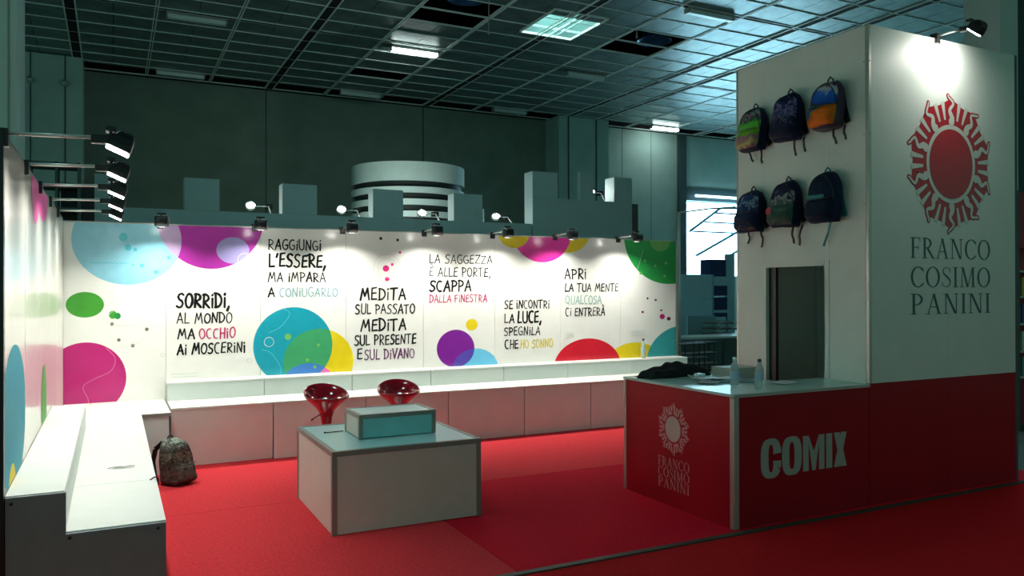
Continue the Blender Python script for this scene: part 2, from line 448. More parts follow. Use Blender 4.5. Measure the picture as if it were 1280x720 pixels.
hc = S('wall_column', 'broad grey hall column jutting from the rear wall right of centre', 'column')
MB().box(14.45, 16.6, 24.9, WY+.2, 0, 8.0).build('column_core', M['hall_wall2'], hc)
for x in (14.85, 16.05):
    MB().box(x-.025, x+.025, 24.88, 24.905, 0, 8.0).build('joint_strip', M['hall_dark'], hc)
hl = S('column_left', 'grey panelled hall column at far left behind the spotlight arms', 'column')
MB().box(-2.2, -.73, 24.5, WY+.1, 0, 8.0).build('column_core', M['hall_wall2'], hl)
for x in (-1.95, -1.15):
    MB().box(x-.015, x+.015, 24.48, 24.505, 0, 8.0).build('joint_strip', M['hall_dark'], hl)
    MB().lathe([(.03, 0), (.10, .05), (.10, .12), (.05, .18)], 12, c=(x, 24.42, 7.15)).build('wall_fixture', M['alu'], hl)
# dark service racks low on that column
rk = thing('cable_rack', 'dark service rack standing behind the left wall, half hidden by spotlights', 'rack', (-1.2, 17.5, 0))
for x in (-.55, -.2, .25, .62):
    MB().box(x-.025, x+.025, -.3, .3, 0, 4.1).build('upright', M['hall_dark'], rk)
for z in (3.2, 3.65, 4.05):
    MB().box(-.6, .65, -.3, .3, z-.04, z+.04).build('shelf', M['hall_dark'], rk)
MB().box(.3, 1.3, .1, .35, 0, 3.75).build('back_board', M['black'], rk)

pl = S('column_near_left', 'pale grey hall column rising at the left edge of view', 'column')
MB().box(-2.2, -.83, 9.0, 9.8, 0, 8.0).build('column_core', M['hall_wall2'], pl)
MB().box(-.905, -.885, 8.985, 9.0, 0, 8.0).build('joint_strip', M['hall_wall'], pl)
pr_ = S('column_near_right', 'pale grey hall column rising behind the right end of the tower', 'column')
MB().box(14.62, 15.16, 9.0, 9.7, 0, 8.0).build('column_core', M['tower_white'], pr_)
MB().box(15.16, 17.2, 9.1, 9.7, 0, 8.0).build('column_core', M['hall_dark'], pr_)  # dark colour stands in for the column's shaded side face

# ------------------------------------------------------------------ ceiling
ce = S('ceiling', 'dark metal panel ceiling of the exhibition hall', 'ceiling')
CZ = 8.0
XL = [-0.86+5.24*k/3 for k in range(0, 10)]                       # -0.86 .. 14.86
XL += [16.15, 17.9, 19.65, 21.4, 23.1, 24.9, 26.6]
LEFT = [-0.86-5.24*k/3 for k in range(1, 7)][::-1]
XL = LEFT+XL
DARK = {round(v, 2) for v in (-11.34+0, -6.1, -0.86, 4.38, 9.62, 14.86, 16.15, 21.4)}
JY = [24.8, 19.45, 14.1, 8.75, 3.4, -1.95, -7.3]
YL = []
for j in JY[:-1]: YL += [j-5.35*k/6 for k in range(6)]
YL = sorted(YL+[25.7])
holes = lambda x, y: (6.1 < x < 7.9 and 15.9 < y < 17.7) or (11.3 < x < 13.1 and 15.9 < y < 17.7) or (6.1 < x < 7.9 and 22.0 < y < 23.0) or (y > 24.7)
def is_sky(x, y): return any(abs(x-a) < 1.0 and abs(y-b) < .95 for a, b in SKYLIGHTS)
panel_cache = {}
def panel_mesh(w, d):
    k = (round(w, 2), round(d, 2))
    if k not in panel_cache:
        mb = MB()
        for s_ in (-1, 1):   # two pans with a fine shadow gap between them
            x0, x1 = (-w/2+.03, -.008) if s_ < 0 else (.008, w/2-.03)
            mb.box(x0, x1, -d/2+.012, d/2-.012, 0, .03)
        o = mb.build('ceiling_panel', M['ceil_panel'])
        panel_cache[k] = o.data; bpy.data.objects.remove(o)
    return panel_cache[k]
far = MB(); count = 0
for i in range(len(XL)-1):
    for j in range(len(YL)-1):
        x0, x1, y0, y1 = XL[i], XL[i+1], YL[j], YL[j+1]
        x, y = (x0+x1)/2, (y0+y1)/2
        if holes(x, y): continue
        if is_sky(x, y):          # filler panels left around the skylight opening
            sx_, sy_ = min(SKYLIGHTS, key=lambda s: (s[0]-x)**2+(s[1]-y)**2)
            u0, u1, w0, w1 = sx_-.75, sx_+.75, sy_-.89, sy_+.89
            for a0, a1, b0, b1 in ((x0, min(x1, u0), y0, y1), (max(x0, u1), x1, y0, y1), (max(x0, u0), min(x1, u1), y0, min(y1, w0)), (max(x0, u0), min(x1, u1), max(y0, w1), y1)):
                if a1-a0 > .08 and b1-b0 > .03:
                    MB().box(a0+.02, a1-.02, b0+.01, b1-.01, CZ+.02, CZ+.05).build('ceiling_filler', M['ceil_panel'], ce)
            continue
        px_, dp = x*math.cos(_y)-y*math.sin(_y), x*math.sin(_y)+y*math.cos(_y)
        if dp > 15.5 and abs(px_/dp) < .70 and count < 295:
            o = bpy.data.objects.new('ceiling_panel', panel_mesh(x1-x0, y1-y0)); C.objects.link(o)
            o.location = (x, y, CZ+.02); o.parent = ce; count += 1
            o.rotation_euler = (R(rnd.uniform(-.35, .35)), R(rnd.uniform(-.3, .3)), 0)
        else: far.box(x0+.03, x1-.03, y0+.012, y1-.012, CZ+.02, CZ+.05)
o = far.build('ceiling_panel_field', M['ceil_panel'], ce); o['kind'] = 'stuff'
for x in XL:                      # bars along the hall; dark joints are double bars with a slot between
    if round(x, 2) in DARK:
        for s_ in (-1, 1): MB().box(x+s_*.115-.016, x+s_*.115+.016, -7, 25.7, CZ-.01, CZ+.05).build('ceiling_rail', M['ceil_bar'], ce)
        cuts = [-7]+[v for s in sorted(SKYLIGHTS, key=lambda s: s[1]) if abs(s[0]-x) < .3 for v in (s[1]-.88, s[1]+.88)]+[25.7]
        for c0, c1 in zip(cuts[::2], cuts[1::2]): MB().box(x-.098, x+.098, c0, c1, CZ+.002, CZ+.012).build('joint_slot', M['void'], ce)
    else:
        for s_ in (-1, 1): MB().box(x+s_*.028-.014, x+s_*.028+.014, -7, 25.7, CZ, CZ+.05).build('ceiling_rail', M['ceil_bar'], ce)
for y in YL:
    if any(abs(y-j) < .01 for j in JY):
        for s_ in (-1, 1): MB().box(-11.4, 26.6, y+s_*.055-.010, y+s_*.055+.010, CZ, CZ+.04).build('cross_rail', M['ceil_bar'], ce)
        MB().box(-11.4, 26.6, y-.044, y+.044, CZ+.001, CZ+.014).build('joint_slot', M['void'], ce)
    else: MB().box(-11.4, 26.6, y-.011, y+.011, CZ, CZ+.04).build('cross_rail', M['ceil_bar'], ce)
mb = MB()
xsL = [-12, 30]; 
MB().box(-12, 30, -7, 26.2, 9.6, 9.7).build('roof_deck', M['void'], ce)
for x0, x1, y0, y1 in ((-12, -11.9, -7, 26.2), (29.9, 30, -7, 26.2), (-12, 30, 26.1, 26.2), (-12, 30, -7.1, -7)):
    MB().box(x0, x1, y0, y1, 8, 9.6).build('roof_edge', M['void'], ce)
MB().box(26.6, 30, -7, 26.2, 8.0, 8.1).build('ceiling_edge', M['ceil_panel'], ce)

# skylights: a flared well with a lit, barred pane on top
for n_, (sx_, sy_) in enumerate(SKYLIGHTS):
    vis = (sx_, sy_) == (9.65, 16.4)
    sk = thing('skylight', 'square ceiling skylight with bright gridded panes above the dark hall' if vis else 'unseen ceiling skylight added to light the stand and hall', 'skylight', (sx_, sy_, CZ), kind='structure', group=None if vis else 'added skylights out of view')
    a, b, t, u = .72, .86, .46, .52
    for q in range(4):
        A = [(-a, -b), (a, -b), (a, b), (-a, b)]; B = [(-t, -u), (t, -u), (t, u), (-t, u)]
        p, p2, r, r2 = A[q], A[(q+1) % 4], B[q], B[(q+1) % 4]
        MB().add([(*p, 0), (*p2, 0), (*r2, 1.25), (*r, 1.25)], [(0, 1, 2, 3)]).build('well_side', mat('skylight_well', (.13, .21, .20), .6), sk)
    for ix_ in range(3):
        for iy_ in range(3):
            x0 = -t+ix_*2*t/3; y0 = -u+iy_*2*u/3
            MB().box(x0+.03, x0+2*t/3-.03, y0+.03, y0+2*u/3-.03, 1.25, 1.28).build('pane', emat('skylight_pane', (.75, .97, 1), 7.0) if not bpy.data.materials.get('skylight_pane') else bpy.data.materials['skylight_pane'], sk)
    for s_ in (-1, 1):
        MB().box(s_*a-.02, s_*a+.02, -b, b, -.02, .03).build('frame', M['ceil_bar'], sk)
        MB().box(-a, a, s_*b-.02, s_*b+.02, -.02, .03).build('frame', M['ceil_bar'], sk)
    for q in (-.24, .24):
        MB().box(q-.012, q+.012, -b, b, -.005, .02).build('glazing_bar', M['ceil_bar'], sk)
        MB().box(-a, a, q*1.2-.012, q*1.2+.012, -.005, .02).build('glazing_bar', M['ceil_bar'], sk)

tube_on = emat('fluorescent_on', (.85, 1, .97), 14)
tube_off = mat('frosted_cover', (.62, .74, .70), .3)
for x, y, on, lab in ((1.74, 19.65, 0, 'unlit ceiling tube fitting, uppermost at left'), (1.76, 24.9, 0, 'unlit ceiling tube fitting near the wall at left, above the first merlon'), (7.1, 19.82, 1, 'brightly lit ceiling tube fitting left of the skylight'), (7.1, 24.9, 0, 'unlit ceiling tube fitting near the wall above the striped drum'), (12.4, 19.8, 0, 'unlit ceiling tube fitting below the right open ceiling cell'), (12.45, 24.9, 0, 'unlit ceiling tube fitting just left of the hall column'), (19.2, 24.9, 1, 'small lit ceiling tube fitting above the pale wall at right'), (12.2, 14.15, 0, 'unlit ceiling tube fitting at the top edge, right of the skylight')):
    lm = thing('tube_lamp', lab, 'ceiling lamp', (x, y, CZ-.06))
    MB().box(-.64, .64, -.11, .11, .02, .07).build('housing', M['alu'], lm)
    MB().prism([(-.09, .02), (.09, .02), (.06, -.06), (-.06, -.06)], -.62, .62, 'x').build('tube_cover', tube_on if on else tube_off, lm)
    for s_ in (-1, 1): MB().box(s_*.64-.015, s_*.64+.015, -.1, .1, -.06, .06).build('end_cap', M['alu'], lm)
    if on: area('tube_light', (0, 0, -.08), (0, 0, -1), 1.1, .1, 14 if x < 15 else 2.5, (.85, 1, .95), parent=lm)
dome_m = mat('blue_reflector', (.03, .10, .22), .2, metal=.4)
for x, y, lab in ((7.0, 16.1, 'blue bell lamp hanging in the open ceiling cell at top centre'), (12.55, 16.7, 'blue bell lamp in the open ceiling cell right of the skylight')):
    lm = thing('bell_lamp', lab, 'ceiling lamp', (x, y, CZ+.12))
    MB().lathe([(.08, .5), (.14, .42), (.28, .22), (.42, 0), (.46, -.02), (.44, 0), (.27, .2), (.1, .38)], 28, caps=False).build('shade', dome_m, lm, smooth=True)
    MB().lathe([(.001, .12), (.07, .15), (.09, .22), (.06, .3), (.001, .34)], 14).build('bulb', tube_off, lm, smooth=True)
    MB().tube([(0, 0, .5), (0, 0, 1.48)], .015, 6).build('hanger', M['black'], lm)
for x, y, z0, z1, lab in ((7.25, 15.5, 7.25, 8.0, 'thin pull cord hanging from ceiling at top centre'), (11.5, 16.0, 7.9, 9.6, 'short pull cord hanging right of the skylight')):
    o = MB().tube([(x, y, z0), (x+.01, y, z1)], .012, 6).lathe([(.001, 0), (.03, .03), (.02, .1), (.001, .12)], 8, c=(x, y, z0-.08)).build('pull_cord', M['alu'])
    tag(o, lab, 'cord')

# ================================================================== NEIGHBOUR STANDS BEHIND
ca = thing('battlement_stand', 'grey-green neighbouring stand wall with square battlements behind the mural', 'stand wall', (0, 12, 0))
MB().box(.10, 6.42, 0, .12, 0, 2.79).build('front_wall', M['castle'], ca)
for x0, x1, z1 in ((-.22, .09, 3.23), (.90, 1.36, 3.245), (2.24, 2.75, 3.24), (3.62, 4.11, 3.24), (4.98, 5.49, 3.24)):
    z0 = 2.79 if x0 > 0 else 0
    MB().box(x0, x1, 0, .26, z0+.002 if z0 else 0, z1).build('merlon', M['castle'], ca)
MB().box(6.44, 8.51, 0, .30, 0, 3.25).build('tower_wall', M['castle'], ca)
for x0, x1, z0, z1, d in ((6.44, 6.935, 3.252, 3.70, .30), (7.40, 7.68, 3.252, 3.75, .1), (8.12, 8.51, 3.252, 3.70, .30)):
    MB().box(x0, x1, 0.001, d, z0, z1).build('merlon', M['castle'], ca)
MB().box(8.52, 8.68, .05, .35, 0, 3.24).build('end_post', mat('brown_end', (.10, .09, .08), .6), ca)

def stripe(name, label, cx, cy, r, ztop, nb, bands):
    t = thing(name, label, 'drum', (cx, cy, 0))
    z = ztop
    for k in range(nb):
        h, c_ = bands[k % len(bands)] if k else (.25, 'w')
        rr = r if c_ == 'w' else r-.07
        MB().lathe([(rr, z-h), (rr, z)], 64).build('white_band' if c_ == 'w' else 'black_band', M['cyl_white'] if c_ == 'w' else M['cyl_black'], t)
        z -= h
    MB().lathe([(r-.1, 0), (r-.1, z)], 48).build('drum_base', M['cyl_white'], t)
stripe('striped_drum', 'tall round drum ringed with white and black bands beyond battlements', 5.42, 15.5, 1.15, 4.13, 15, [(.115, 'w'), (.118, 'b')][::-1])
stripe('striped_drum', 'small black and white banded drum peeping right of the big drum', 6.80, 15.3, .22, 3.36, 7, [(.115, 'w'), (.118, 'b')][::-1])

glow = emat('halogen_glow', (1, .96, .86), 60)
lens_m = emat('halogen_lens', (1, .98, .92), 14)
def arm_lamp(name, label, loc, rz, group, watts, tilt=26, arm=.36, on=True, lens=None, color=WARM, spread=128, lean=4):
    """exhibition arm spotlight: +x points away from the wall top it is clamped on"""
    t = thing(name, label, 'spotlight', loc, rz, group)
    MB().tube([(-.03, .012, 0), (arm, .012, .012)], .009, 8).build('arm', M['rod'], t, smooth=True)
    MB().box(-.04, .02, -.02, .04, -.06, .02).build('clamp', M['black'], t, bevel=.003)
    MB().box(arm-.02, arm+.07, -.02, .02, -.018, .022).build('lamp_neck', M['black'], t, bevel=.006)
    hd = MB()
    c = Vector((arm+.10, 0, -.022)); ax = Vector((math.cos(R(-tilt)), 0, math.sin(R(-tilt)))); nn = Vector((ax.z, 0, -ax.x))  # nn points to the wall and down
    L, Wd, H = .105, .13, .08
    def P(a, b, h): return tuple(c + ax*a + Vector((0, b, 0)) - nn*h)
    rings = []
    for h, k in ((-.022, 1.0), (.0, 1.0), (.035, .9), (.060, .68), (.072, .35)):
        rings.append([P(a*L/2*k+(1-k)*.015, b*Wd/2*k, h) for a, b in ((-1, -.8), (-.8, -1), (.8, -1), (1, -.8), (1, .8), (.8, 1), (-.8, 1), (-1, .8))])
    MB().rings(rings).build('head', M['black'], t, bevel=.003)
    ln = MB(); q = [P(a*L/2*.96, b*Wd/2*.42, -.023) for a, b in ((-1, -1), (1, -1), (1, 1), (-1, 1))]; q2 = [P(a*L/2*.96, b*Wd/2*.42, -.032) for a, b in ((-1, -1), (1, -1), (1, 1), (-1, 1))]
    ln.add(q+q2, [(0, 1, 2, 3), (7, 6, 5, 4), (0, 4, 5, 1), (1, 5, 6, 2), (2, 6, 7, 3), (3, 7, 4, 0)])
    ln.build('lens', lens or lens_m, t)
    MB().box(arm+.04, arm+.085, -.04, .04, .040, .062).box(arm+.055, arm+.07, -.010, .010, .018, .045).build('ballast', M['black'], t, bevel=.003)
    if watts:
        area('lamp_light', P(0, 0, -.042), (-math.sin(R(lean)), 0, -math.cos(R(lean))), .09, .10, watts, color, spread, parent=t)
    return t
names = ['first merlon', 'second merlon', 'striped drum, under its left part', 'fourth merlon, right side', 'right-hand castle tower']
for k, (x, z, lab) in enumerate(((1.85, 2.93, 'glaring lamp behind the grey battlements, between first and second merlon'), (3.23, 2.93, 'glaring lamp behind the grey battlements, left of the striped drum'), (4.58, 2.93, 'glaring lamp behind the battlements in front of the drum'), (5.94, 2.93, 'glaring lamp behind the battlements, right of the last merlon'), (7.89, 3.46, 'glaring lamp beside the narrow merlon of the high right part'))):
    t = thing('flood_lamp', lab, 'lamp', (x, 12.52, z), group='lamps behind the battlements')
    MB().lathe([(.02, 0), (.06, .03), (.075, .09), (.07, .11)], 18).build('reflector', M['rod'], t, smooth=True).rotation_euler = (R(90), 0, 0)
    MB().lathe([(.001, -.02), (.05, -.012), (.068, .01), (.05, .035), (.001, .045)], 16).build('bulb', glow, t, smooth=True).location = (0, -.10, 0)
    MB().tube([(.02, 0, 0), (.28, .0, .01), (.29, -.23 if z > 3 else -.40, -.3)], .01, 6).build('arm', M['rod'], t)
    MB().box(.24, .34, .0, .1, -.03, .05).build('mount', M['black'], t)
    area('flood_light', (0, -.16, 0), (0, -1, -.1), .08, .08, .7, WARM, parent=t)

t = thing('flood_lamp', 'low flood lamp behind the battlements that lights the striped drum', 'lamp', (4.1, 12.75, 2.30))
MB().lathe([(.03, 0), (.09, .04), (.12, .12), (.11, .13)], 18).build('reflector', M['rod'], t, smooth=True).rotation_euler = (R(-65), 0, R(-20))
MB().tube([(0, 0, -.02), (0, 0, -2.29)], .018, 8).build('stand', M['black'], t)
MB().lathe([(.18, 0), (.18, .02), (.02, .05)], 18).build('base', M['black'], t, loc=(0, 0, -2.298))
area('flood_light', (.05, .14, .06), (.35, 1, .35), .15, .15, 26, (.85, 1, .95), parent=t)

# ================================================================== THE MURAL WALLS
BX0, BX1, BY, BZ = -.45, 6.97, 8.8, 2.325
wb = S('wall_back', 'brightly lit white mural wall printed with coloured discs and handwritten phrases')
seams = [BX0, .48, 1.41, 2.34, 3.26, 4.19, 5.12, 6.05, BX1]
for a, b in zip(seams[:-1], seams[1:]):
    MB().box(a+.0015, b-.0015, BY, BY+.04, 0, BZ).build('wall_panel', M['mural'], wb)
MB().box(BX1, BX1+.035, BY-.005, BY+.045, 0, BZ+.01).build('end_post', M['alu'], wb)
MB().box(BX0, BX1, BY+.001, BY+.039, BZ, BZ+.012).build('top_profile', M['alu'], wb)

col = dict(blue=(.28, .62, .76), purple=(.42, .03, .36), lilac=(.38, .33, .66), lilac2=(.55, .40, .66), green=(.06, .33, .035), dgreen=(.03, .26, .07), grey=(.16, .17, .12), dot=(.10, .50, .62), magenta=(.50, .010, .17), teal=(.012, .32, .42), yellow=(.76, .60, .012), tgreen=(.05, .34, .14), pink=(.80, .16, .42), azure=(.05, .20, .56), hot=(.72, .03, .22), violet=(.19, .015, .28), cyan=(.14, .52, .76), indigo=(.09, .06, .38), rose=(.74, .035, .36), orange=(.78, .42, .02), red=(.60, .012, .03), big_green=(.02, .33, .06), lime=(.07, .38, .05), maroon=(.14, .01, .05), light=(.45, .72, .82), dark=(.05, .03, .04), ring=(.66, .70, .68), aqua=(.04, .36, .38), pinkline=(.72, .14, .35), midgreen=(.16, .48, .10))
PM = {k: flat('print_'+k, v, .22) for k, v in col.items()}
ELL = {'blueblob': (0.134, 2.161, 0.496, 0.447), 'purple': (0.916, 2.432, 0.533, 0.551), 'lilac': (1.132, 2.078, 0.165, 0.139), 'green_e': (-0.244, 1.518, 0.165, 0.125), 'g1': (-0.001, 1.416, 0.035, 0.04), 'g2': (0.041, 1.404, 0.028, 0.032), 'd1': (-0.009, 1.325, 0.016, 0.017), 'd2': (0.052, 1.165, 0.016, 0.017), 'd3': (0.177, 1.105, 0.017, 0.018), 'd4': (0.305, 1.265, 0.017, 0.018), 'b1': (0.092, 2.188, 0.039, 0.044), 'b2': (0.135, 2.085, 0.029, 0.032), 'b3': (0.2, 2.067, 0.017, 0.018), 'b4': (0.509, 1.992, 0.017, 0.019), 'b5': (0.258, 1.907, 0.018, 0.02), 'b6': (0.178, 1.914, 0.009, 0.01), 'b7': (0.39, 1.844, 0.021, 0.02), 'magenta': (-0.239, 0.791, 0.358, 0.359), 'teal': (1.761, 1.053, 0.425, 0.419), 'yel': (2.037, 0.867, 0.388, 0.363), 'pk': (1.92, 0.564, 0.314, 0.29), 'p1': (2.806, 1.905, 0.038, 0.037), 'p2': (2.882, 1.952, 0.017, 0.017), 'p3': (2.82, 1.784, 0.027, 0.026), 'p4': (2.975, 2.093, 0.016, 0.015), 'p5': (2.745, 2.249, 0.019, 0.018), 'p6': (2.947, 2.236, 0.017, 0.017), 'ysmall': (3.883, 1.235, 0.078, 0.07), 'purp': (3.673, 0.955, 0.244, 0.225), 'cyan': (3.931, 0.689, 0.308, 0.257), 'ytop': (4.456, 2.376, 0.223, 0.199), 'mtop': (4.859, 2.389, 0.428, 0.385), 'ytop2': (5.221, 2.421, 0.358, 0.288), 'gtop': (6.849, 2.373, 0.74, 0.64), 'gin': (6.705, 2.326, 0.176, 0.143), 'red': (5.537, 0.646, 0.515, 0.375), 'yb': (6.282, 0.623, 0.484, 0.323), 'tealr': (7.1, 0.653, 0.63, 0.501), 'm1': (6.492, 1.537, 0.017, 0.014), 'm2': (6.628, 1.514, 0.019, 0.015), 'm3': (6.41, 1.353, 0.02, 0.016), 'm4': (6.722, 1.373, 0.018, 0.014), 'm5': (6.739, 1.286, 0.044, 0.037), 'm6': (6.85, 1.255, 0.033, 0.026)}
LINES = [('SORRiDi,', 0.582, 1.097, 1.48, 0.151, 'k', 1.25), ('AL MONDO', 0.582, 1.122, 1.316, 0.109, 'k', 1), ('MA', 0.592, 0.756, 1.158, 0.11, 'k', 1), ('OCCHiO', 0.798, 1.154, 1.155, 0.111, 'p', 1), ('Ai MOSCERiNi', 0.587, 1.256, 1.0, 0.113, 'k', 1.15), ('RAGGiUNGi', 1.491, 2.061, 2.096, 0.115, 'k', 1), ("L'ESSERE,", 1.499, 2.111, 1.91, 0.146, 'k', 1.3), ('MA iMPARÁ', 1.49, 2.111, 1.749, 0.105, 'k', 1), ('A', 1.49, 1.56, 1.584, 0.108, 'k', 1.1), ('CONiUGARLO', 1.608, 2.245, 1.586, 0.1, 'l', 1), ('MEDiTA', 2.503, 3.045, 1.546, 0.139, 'k', 1.2), ('SUL PASSATO', 2.445, 3.154, 1.385, 0.113, 'k', 1), ('MEDiTA', 2.507, 3.047, 1.191, 0.143, 'k', 1.2), ('SUL PRESENTE', 2.435, 3.168, 1.031, 0.119, 'k', 1.1), ('E', 2.466, 2.529, 0.872, 0.119, 'k', 1.1), ('SUL DiVANO', 2.55, 3.149, 0.864, 0.118, 'v', 1), ('LA SAGGEZZA', 3.337, 4.16, 1.974, 0.105, 'k', 0.9), ('È ALLE PORTE,', 3.336, 4.133, 1.817, 0.111, 'k', 0.9), ('SCAPPA', 3.338, 3.874, 1.642, 0.134, 'k', 1.3), ('DALLA FiNESTRA', 3.336, 4.087, 1.509, 0.094, 'p', 0.9), ('SE iNCONTRi', 4.322, 4.96, 1.423, 0.106, 'k', 1.05), ('LA', 4.322, 4.46, 1.246, 0.112, 'k', 1), ('LUCE,', 4.505, 4.842, 1.246, 0.146, 'k', 1.3), ('SPEGNiLA', 4.317, 4.824, 1.088, 0.108, 'k', 1.05), ('CHE', 4.328, 4.515, 0.928, 0.109, 'k', 1.05), ('HO SONNO', 4.546, 5.01, 0.927, 0.108, 'y', 1), ('APRi', 5.185, 5.514, 1.794, 0.137, 'k', 1), ('LA TUA MENTE', 5.189, 6.014, 1.632, 0.109, 'k', 1.05), ('QUALCOSA', 5.194, 5.749, 1.471, 0.111, 't', 0.9), ('Ci ENTRERÀ', 5.197, 5.8, 1.316, 0.11, 'k', 1.1)]
layer = [0]
def disc(poly, colour, name='printed_disc', parent=wb, zmin=.50, layer_=None):
    poly = clip(poly, BX0+.001, BX1-.001, zmin, BZ-.001)
    if len(poly) < 3: return
    layer[0] += 1
    y = BY-.0006-.00035*(layer_ or 0)
    MB().add([(a, y, b) for a, b in poly], [tuple(range(len(poly)))]).build(name, PM[colour], parent)
def E(n): return ell(*ELL[n])
def both(a, b): return clip_convex(E(a), E(b))
disc(E('blueblob'), 'blue', layer_=0)
disc(E('purple'), 'purple', layer_=1); disc(both('purple', 'blueblob'), 'lilac2', layer_=2)
disc(E('lilac'), 'light', layer_=2); disc(both('lilac', 'purple'), 'lilac', layer_=3)
disc(E('green_e'), 'green')
disc(E('g1'), 'green', layer_=0); disc(E('g2'), 'dgreen', layer_=1)
for k in ('d1', 'd2', 'd3', 'd4'): disc(E(k), 'grey', 'printed_dot')
for k in ('b1', 'b2', 'b3', 'b4', 'b5', 'b6', 'b7'): disc(E(k), 'dot', 'printed_dot', layer_=3)
disc(E('magenta'), 'magenta')
disc(E('yel'), 'yellow', layer_=0); disc(E('teal'), 'teal', layer_=1); disc(both('teal', 'yel'), 'tgreen', layer_=2)
disc(both('pk', 'yel'), 'pink', layer_=2); disc(both('pk', 'teal'), 'azure', layer_=3)
for dx, dz, r_ in ((-.23, .13, .035), (.10, .03, .018), (-.02, -.13, .02), (.06, -.21, .018)): disc(ell(1.93+dx, 1.02+dz, r_, r_), 'midgreen', 'printed_dot', layer_=4)
for k, c_ in (('p1', 'hot'), ('p2', 'hot'), ('p3', 'hot'), ('p4', 'hot'), ('p5', 'dark'), ('p6', 'maroon')): disc(E(k), c_, 'printed_dot')
disc(E('ysmall'), 'yellow'); disc(E('cyan'), 'cyan', layer_=0); disc(E('purp'), 'violet', layer_=1); disc(both('purp', 'cyan'), 'indigo', layer_=2)
disc(E('ytop2'), 'yellow', layer_=0); disc(E('mtop'), 'rose', layer_=1); disc(E('ytop'), 'yellow', layer_=2); 
disc(E('gtop'), 'big_green', layer_=0); disc(E('gin'), 'midgreen', layer_=1)
for x, z in ((6.45, 2.05), (6.62, 1.98), (6.78, 1.84), (6.38, 1.88), (6.80, 2.02)): disc(ell(x, z, .022, .022), 'midgreen', 'printed_dot', layer_=1)
disc(E('yb'), 'yellow', layer_=0); disc(E('red'), 'red', layer_=1); disc(E('tealr'), 'aqua', layer_=2)
for k in ('m1', 'm2', 'm3', 'm4', 'm6'): disc(E(k), 'maroon', 'printed_dot')
disc(E('m5'), 'magenta', 'printed_dot')
# thin printed lines and rings
def line_print(pts, w, colour, lay=4):
    mb = MB((0, -1, 0)); ribbon(mb, pts, w, lambda u, v: (u, BY-.0006-.00035*lay, v)); mb.build('printed_line', PM[colour], wb)
def spl(pts, n=8):
    out = []
    for i in range(len(pts)-1):
        p0 = pts[max(i-1, 0)]; p1 = pts[i]; p2 = pts[i+1]; p3 = pts[min(i+2, len(pts)-1)]
        for k in range(n):
            t = k/n
            out.append(tuple(.5*((2*b)+(-a+c)*t+(2*a-5*b+4*c-d)*t*t+(-a+3*b-3*c+d)*t**3) for a, b, c, d in zip(p0, p1, p2, p3)))
    return out+[pts[-1]]
line_print(spl([(-.06, 1.09), (.02, .98), (-.02, .86), (-.16, .79), (-.26, .72), (-.22, .60), (-.21, .53)]), .008, 'pinkline')
line_print([(-.20+.02*k, 1.93+(.008 if k % 2 else -.008)) for k in range(18)], .005, 'dot')
line_print(spl([(1.50, 1.20), (1.62, 1.26), (1.72, 1.40), (1.64, 1.46)]), .007, 'dot'); line_print(spl([(1.42, 1.02), (1.52, .98), (1.62, .82), (1.60, .66)]), .006, 'dot')
for cx, cz, r_ in ((2.82, 1.91, .16), (2.82, 1.91, .11), (.66, .72, .02), (1.30, .91, .025), (4.9, 1.62, .02), (1.5, 1.10, .05), (.45, 1.0, .018), (2.25, 1.45, .03), (1.25, 1.98, .07)):
    line_print([(cx+r_*math.cos(2*PI*k/24), cz+r_*math.sin(2*PI*k/24)) for k in range(25)], .005, 'ring')
for x0, x1, z0 in ((.53, .79, .80), (6.22, 6.45, 1.10), (5.2, 5.32, 1.10)):
    for k in range(3): line_print([(x0, z0-.03*k), (x1, z0-.03*k)], .006, 'ring')
line_print(spl([(.02, 1.68), (-.05, 1.60), (.06, 1.54), (-.06, 1.36), (.12, 1.30), (.28, 1.32), (.24, 1.14), (.05, 1.09)]), .004, 'ring')
line_print(spl([(4.3, 1.02), (4.42, 1.16), (4.6, 1.06), (4.5, .9)]), .004, 'ring'); line_print(spl([(6.1, 1.78), (6.3, 1.9), (6.42, 2.2)]), .004, 'ring')
ink = {'k': M['ink'], 'p': flat('ink_pink', (.50, .02, .14)), 'l': flat('ink_pale_blue', (.24, .44, .50)), 'v': flat('ink_plum', (.13, .035, .12)), 'y': flat('ink_yellow', (.74, .62, .10)), 't': flat('ink_pale_teal', (.27, .47, .45))}
tr = random.Random(11)
for text, x0, x1, zb, h, c_, w in LINES:
    mb = MB((0, -1, 0)); hand_text(mb, text, x0, x1, zb, h, w, lambda u, v: (u, BY-.0026, v), tr)
    mb.build('lettering', ink[c_], wb)

# left mural wall: five glossy panels, each a hair out of line, running towards the viewer
WX = -.43
wl = S('wall_left', 'glossy white printed mural wall seen edge-on at the left')
glossy = mat('glossy_mural_side', (.80, .80, .73), .2, var=.02, coat=.35, bump=.03, bscale=3)
ys = [4.135, 5.07, 6.00, 6.93, 7.86, 8.79]
for k, (a, b) in enumerate(zip(ys[:-1], ys[1:])):
    o = MB().box(-.04, 0, a-(a+b)/2+.0015, b-(a+b)/2-.0015, 0, 2.345).build('wall_panel', glossy, wl)
    o.location = (WX, (a+b)/2, 0); o.rotation_euler = (0, 0, R((.0, .10, -.08, .12, -.05)[k]))
MB().box(WX-.05, WX+.003, 4.09, 4.134, 0, 2.36).build('end_post', M['black'], wl)
MB().box(WX-.04, WX-.001, 4.135, 8.79, 2.346, 2.36).build('top_profile', M['black'], wl)
def side_disc(cy, cz, a, b, colour, lay=1):
    p = clip(ell(cy, cz, a, b), 4.137, 8.78, .75, 2.34)
    MB().add([(WX+.0014+.0003*lay, u, v) for u, v in p], [tuple(range(len(p)))]).build('printed_disc', flat('side_print_'+colour, col[colour], .6, 0), wl)
